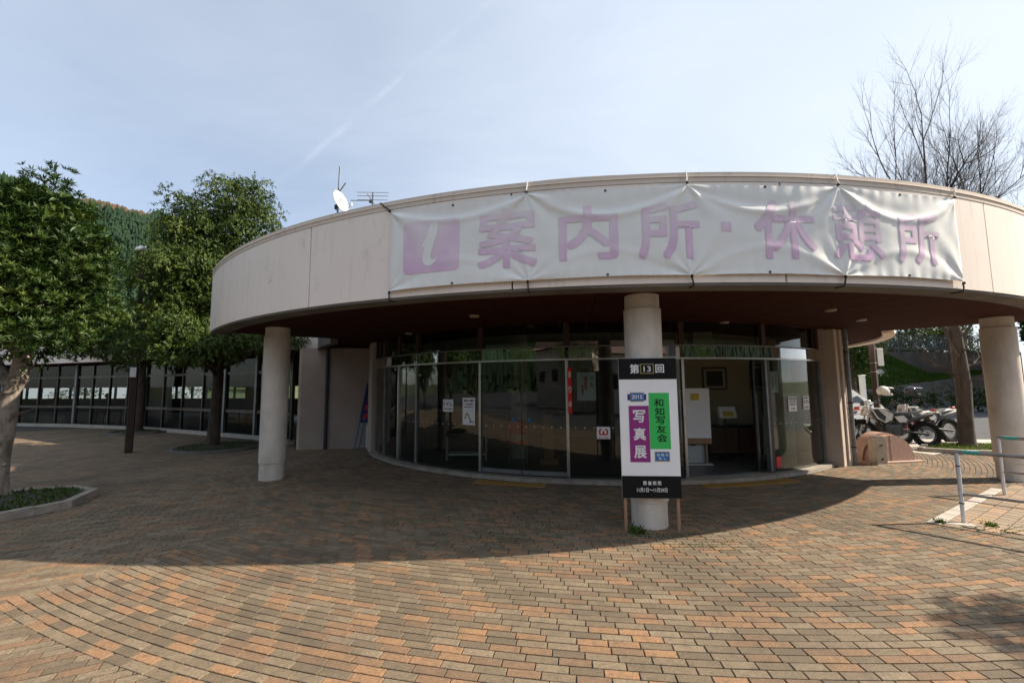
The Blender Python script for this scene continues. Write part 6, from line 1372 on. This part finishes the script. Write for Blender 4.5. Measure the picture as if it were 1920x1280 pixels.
V, F, tn = leaves_mesh(P, D, rnd_dirs(n), .16 * (.5 + nrng.random(n)), np.full(n, .05), np.clip(nrng.random(n) * .8 + .15 * np.array([mnoise.noise(Vector(p_) * .6) for p_ in P]), 0, 1)); big_obj('grass', V, F, tn, 'grass_blade', bk)['kind'] = 'stuff'
up = obj('upper_wall', MB().add([(29.6, 34.6, 1.5), (44, 37.5, 1.5), (44, 37.5, 4.1), (29.6, 34.6, 4.05), (29.6, 35.0, 1.5), (44, 37.9, 1.5), (44, 37.9, 4.1), (29.6, 35.0, 4.05)], [(0, 1, 2, 3), (7, 6, 5, 4), (3, 2, 6, 7), (0, 3, 7, 4), (1, 5, 6, 2)]), 'dark_concrete')
tag(up, 'upper concrete wall carrying the fence above the grass bank', 'wall')
fn = thing('fence', 'grey metal fence of vertical bars on top of the upper wall', 'fence', (34, 35.5, 4.1))
f0, f1 = Vector((25.8, 34.0, 4.05)), Vector((44, 37.7, 4.12)); fd_ = (f1 - f0); n = 118
for z in (.12, 1.35): obj('rail', MB().box((f0 + f1) / 2 + UZ * z, (fd_.length, .05, .05), rz=math.atan2(fd_.y, fd_.x)), 'grey_metal', fn)
for i in range(n + 1):
    p = f0 + fd_ * (i / n); obj('post' if i % 12 == 0 else 'bar', MB().box(p + UZ * .74, (.06, .06, 1.46) if i % 12 == 0 else (.028, .028, 1.18), rz=.2), 'grey_metal', fn)
def bush(name, label, lobes, per, k, mat, L=.1, W=.05, cat='shrub', seed=1, org=None, group=None, trunk=None):
    c = org or lobes[0][0]; t = thing(name, label, cat, (c[0], c[1], 0), group=group)
    P, O, T = clump_points(lobes_to_clumps(lobes, k, seed), per, .5); V, F, tn = leaves_mesh(*droop_leaves(P, O, T, 6, L, W, .2)); big_obj('crown', V, F, tn, mat, t)
    tr = MB()
    if trunk: tr.tube([(c[0], c[1], -.03), (c[0], c[1], trunk * .5), (c[0], c[1], trunk)], [.14, .10, .04], 8)
    else:
        for i, (q, r) in enumerate(lobes):
            sm_ = MB(); limb_tree(sm_, (q[0], q[1], max(0, q[2] - r * 1.3)), q, .03, .012, i, 3, 5, .05); obj('stem', sm_, 'bark_dark', t)
    if trunk: obj('trunk', tr, 'bark_dark', t)
    return t
bush('hedge', 'clipped dark green hedge across the road beside the right column', [((23.6 + i * .9, 24.6 - i * .15, .62), .68) for i in range(7)], 14, 26, 'leaf_dark', .12, .06, 'hedge', 8)
bush('shrub', 'dark round shrub in front of the low retaining wall', [((21.0 + i * .8, 26.0 + i * .3, .6), .7) for i in range(6)], 12, 22, 'leaf_dark', .12, .06, 'shrub', 9)
bush('evergreen_tree', 'small dark evergreen tree behind the white car', [((15.1, 19.2, 2.9), .85), ((15.6, 19.3, 2.4), .6), ((14.5, 19.0, 3.2), .9), ((15.0, 19.2, 3.8), .8), ((15.9, 19.4, 3.3), .5)], 34, 26, 'leaf_dark', .10, .045, 'tree', 12, org=(15.0, 19.2, 0), trunk=3.4)
for i, w_ in enumerate(('first', 'second', 'third', 'fourth', 'fifth', 'sixth', 'seventh')):
    bush('shrub', 'loose light green shrub above the fence, %s from the left' % w_, [((29.5 + i * 2.3, 39.5 + i * .35, 5.4 + .35 * math.sin(i * 1.7)), 1.8), ((30.6 + i * 2.3, 39.9 + i * .35, 5.0), 1.5), ((30.0 + i * 2.3, 40.2 + i * .35, 7.2), 1.5)], 22, 9, 'leaf_droop', .2, .09, 'shrub', 14 + i, group='shrubs above the fence', trunk=4.6)
t = thing('notice_pole', 'dark brown pole with a white vertical sign panel beyond the pier', 'sign', (11.63, 14.0, 0))
obj('pole', MB().bbox((11.63, 14.0, 1.7), (.14, .14, 3.5), .015, rz=R(30)), 'pole_brown', t); obj('panel', MB().bbox((11.86, 13.98, 2.47), (.18, .04, .56), .008), 'white_paint', t)
for z in (2.28, 2.0): obj('strap', MB().bbox((11.63, 14.0, z), (.155, .155, .02), .003, rz=R(30)), 'steel', t)
t = thing('arrow_sign', 'white arrow sign with red lettering on a thin post on the bank', 'sign', (24.2, 29.3, 1.2))
ar = [(-.36, -.16), (.20, -.16), (.20, -.26), (.46, 0), (.20, .26), (.20, .16), (-.36, .16)]
ao = Vector((23.45, 28.0, 2.28)); am_ = MB().extrude_y(ar, -.015, .015); am_.v = [tuple(ao + Vector(v)) for v in am_.v]; obj('arrow', am_, 'white_paint', t)
obj('lettering', text_on('道の駅 入口', ao + Vector((-.32, -.018, .0)), (1, 0, 0), (0, 0, 1), .48, .11, .02), 'print_red', t); obj('lettering', text_on('国道', ao + Vector((-.22, -.018, -.13)), (1, 0, 0), (0, 0, 1), .25, .09, .02), 'print_blue', t)
obj('post', MB().tube([ao + Vector((0, .03, -1.3)), ao + Vector((0, .03, -.05))], .02, 6), 'grey_metal', t)
t = thing('white_post', 'white square post standing behind the parked car', 'post', (14.5, 18.1, 0))
obj('shaft', MB().bbox((14.55, 18.15, .95), (.16, .16, 1.95), .01), 'white_paint', t); obj('cap', MB().bbox((14.55, 18.15, 1.94), (.19, .19, .05), .01), 'white_paint', t)

# tall evergreens off to the right that shade the bank
for i, (x, y) in enumerate(((36.0, 26.6), (38.6, 29.6), (42.0, 32.4), (45.4, 35.3), (33.5, 23.8))):
    bush('tall_cedar', 'tall dark evergreen shading the bank from the right, %s along the road' % ('second', 'third', 'fourth', 'fifth', 'first')[i], [((x, y, 5), 2.2), ((x, y, 8.5), 2.2), ((x, y, 11.8), 2.0), ((x, y, 14.6), 1.5), ((x + .8, y + 1.2, 6), 1.9), ((x + .6, y - 1.3, 6), 1.9), ((x, y + 1.2, 10), 1.6), ((x, y - 1.2, 10), 1.6)], 16, 9, 'leaf_dark', .5, .25, 'tree', 70 + i, org=(x, y, 0), group='evergreens shading the bank', trunk=14.5)
for x, y, i in LATE:
    bush('shrub', 'shrub seen through the wing windows, %s' % ('beside the white house', 'nearer the middle post', 'at the right hand windows', 'farthest left')[i], [((x, y, .9), .9), ((x + .8, y + .3, 1.2 + .2 * i), .6)], 16, 12, 'leaf_droop', .14, .06, 'shrub', 120 + i, group='shrubs behind the wing', trunk=.9)
# ------------------------------------------------------------------ small tree off to the right whose crown shades the paving
bush('young_tree', 'young street tree off the right edge, shading the foreground paving', [((9.1, 3.40, 3.95), .30), ((9.5, 3.44, 4.0), .30), ((8.75, 3.38, 3.92), .20)], 46, 30, 'leaf_dark', .09, .045, 'tree', 31, org=(9.2, 3.44, 0), trunk=3.9)
# ------------------------------------------------------------------ what stands behind the viewer and shows in the glass
house('roadside_store', 'low cream store with brown roof close behind the viewer', 6.0, -11.5, R(4), 9, 5, 3.3, 'white_paint', 'roof_brown', 3)
house('village_shop', 'cream house with brown roof behind the viewer', -6.0, -17.0, R(6), 12, 7, 4.2, 'wall_cream', 'roof_brown', 4, storeys=1)
house('village_house', 'two storey cream house with grey tile roof behind the viewer', 13.0, -20.0, R(-8), 9, 7, 5.4, 'wall_cream', 'roof_tile', 3, storeys=2)
for i, (x, y, s_) in enumerate(((-1.5, -8.5, 1.0), (-11.5, -7.5, 1.15), (-5.0, -11, 1.1), (19, -9, 1.2))):
    bush('willow_tree', ['willow in front of the brown-roofed house behind the viewer', 'broad willow at the left of the square behind the viewer', 'willow between the other willows behind the viewer', 'willow at the right of the square behind the viewer'][i],
         [((x, y, 3.9 * s_), 1.5 * s_), ((x + 1.0, y, 3.1 * s_), 1.2 * s_), ((x - 1.1, y, 3.2 * s_), 1.2 * s_), ((x, y + .6, 5.0 * s_), 1.1 * s_)], 9, 12, 'leaf_willow', .18, .06, 'tree', 50 + i, org=(x, y, 0), group='willows behind the viewer', trunk=3.6)

for i, (x, y) in enumerate(((-21.5, 9.0), (-24.0, 3.5), (-20.0, -2.5), (-26.5, 9.5))):
    bush('evergreen_tree', 'evergreen off the left edge of the plaza, %s' % ('beside the wing', 'farther left', 'behind the viewer', 'nearest the far wing end')[i], [((x, y, 3.2), 1.9), ((x, y, 5.4), 1.7), ((x, y, 7.2), 1.2), ((x + .6, y + 1.2, 3.8), 1.5), ((x - .6, y - 1.2, 3.8), 1.5)], 12, 9, 'leaf_dark', .30, .14, 'tree', 90 + i, org=(x, y, 0), group='evergreens left of the plaza', trunk=6.5)
# ------------------------------------------------------------------ wooded mountain
us = [-2.4, -1.6, -1.23, -1.125, -1.03, -.94, -.837, -.77, -.665, -.54, -.40, -.2, 0.1]; hz_ = [150, 165, 158, 150, 141, 135.5, 126, 113, 92, 70, 40, 16, 6]
def ridge(u): return float(np.interp(u, us, hz_))
def hill(u, v):
    """u = x / y direction, v 0 foot .. 1 ridge .. 1.4 behind"""
    Y = 110 + 190 * v; h = ridge(u) * (v ** 1.15 if v <= 1 else 1 - (v - 1) * .8)
    nz = mnoise.noise((u * 7, v * 3, 2.0)) * 7 * min(v, 1); return (u * 300 * (.45 + .55 * v) , Y, h * .955 - 1.0 + (nz if v < 1 else nz))
NU, NV = 90, 30
m = MB(); m.v = [hill(-2.4 + 2.5 * i / NU, 1.4 * j / NV) for i in range(NU + 1) for j in range(NV + 1)]; m.f = [(i * (NV + 1) + j, (i + 1) * (NV + 1) + j, (i + 1) * (NV + 1) + j + 1, i * (NV + 1) + j + 1) for i in range(NU) for j in range(NV)]
mt = obj('mountain', m, 'meadow', smooth=60); mt['kind'] = 'structure'
def hill2(a, v):
    """valley side behind the viewer; a = bearing, v 0 foot .. 1 ridge"""
    d = 75 + 150 * v; h = (38 + 12 * math.sin(a * 3.1) + 7 * math.sin(a * 7.3)) * v ** 1.1
    return (d * math.cos(a), d * math.sin(a), h - 1.0)
m = MB(); m.v = [hill2(R(-175) + R(170) * i / 60, j / 12) for i in range(61) for j in range(13)]; m.f = [(i * 13 + j, (i + 1) * 13 + j, (i + 1) * 13 + j + 1, i * 13 + j + 1) for i in range(60) for j in range(12)]
mt2 = obj('valley_side', m, 'meadow', smooth=60); mt2['kind'] = 'structure'
VV, FF_, TT_ = [], [], []
r_ = random.Random(9)
def add_cone(p, h, w, tone, layers=3, n=6):
    for l in range(layers):
        z0 = p[2] + h * (.12 + .27 * l); z1 = p[2] + h * (.55 + .225 * l); rw = w * (1 - .27 * l); b = len(VV); a0 = r_.random() * 6
        for i in range(n): VV.append((p[0] + rw * math.cos(a0 + 6.283 * i / n) * r_.uniform(.75, 1.2), p[1] + rw * math.sin(a0 + 6.283 * i / n) * r_.uniform(.75, 1.2), z0 + r_.uniform(-.06, .06) * h))
        VV.append((p[0], p[1], z1))
        for i in range(n): FF_.append((b + i, b + (i + 1) % n, b + n)); TT_.append(min(max(tone + r_.uniform(-.08, .08), 0), 1))
for i in range(15000):
    u = r_.uniform(-1.7, -.45); v = 1.02 * r_.random() ** .55; p = hill(u, v)
    au = mnoise.noise((u * 9, v * 6, 7.0)) + (.55 if v > .93 and u < -.8 else 0)
    if au > .42:
        add_cone((p[0], p[1], p[2] - 1), r_.uniform(6, 9), r_.uniform(3.0, 4.2), r_.uniform(.88, 1.0), 2, 7)
    else: add_cone((p[0], p[1], p[2] - 1), r_.uniform(6, 11), r_.uniform(1.5, 2.4), r_.uniform(.2, .5) + .35 * max(0, mnoise.noise((u * 5, v * 4, 3))))
for i in range(4200):
    a_, v = R(-175) + R(170) * r_.random(), r_.random() ** .6; p = hill2(a_, v)
    add_cone((p[0], p[1], p[2] - 1), r_.uniform(8, 12), r_.uniform(2.2, 3.2), r_.uniform(.15, .6), 2, 6)
fo = big_obj('forest', np.array(VV), np.array(FF_), TT_, 'cedar', None, kind='stuff'); fo['label'] = 'dark cedar forest with russet patches on the mountainside'; fo['category'] = 'forest'
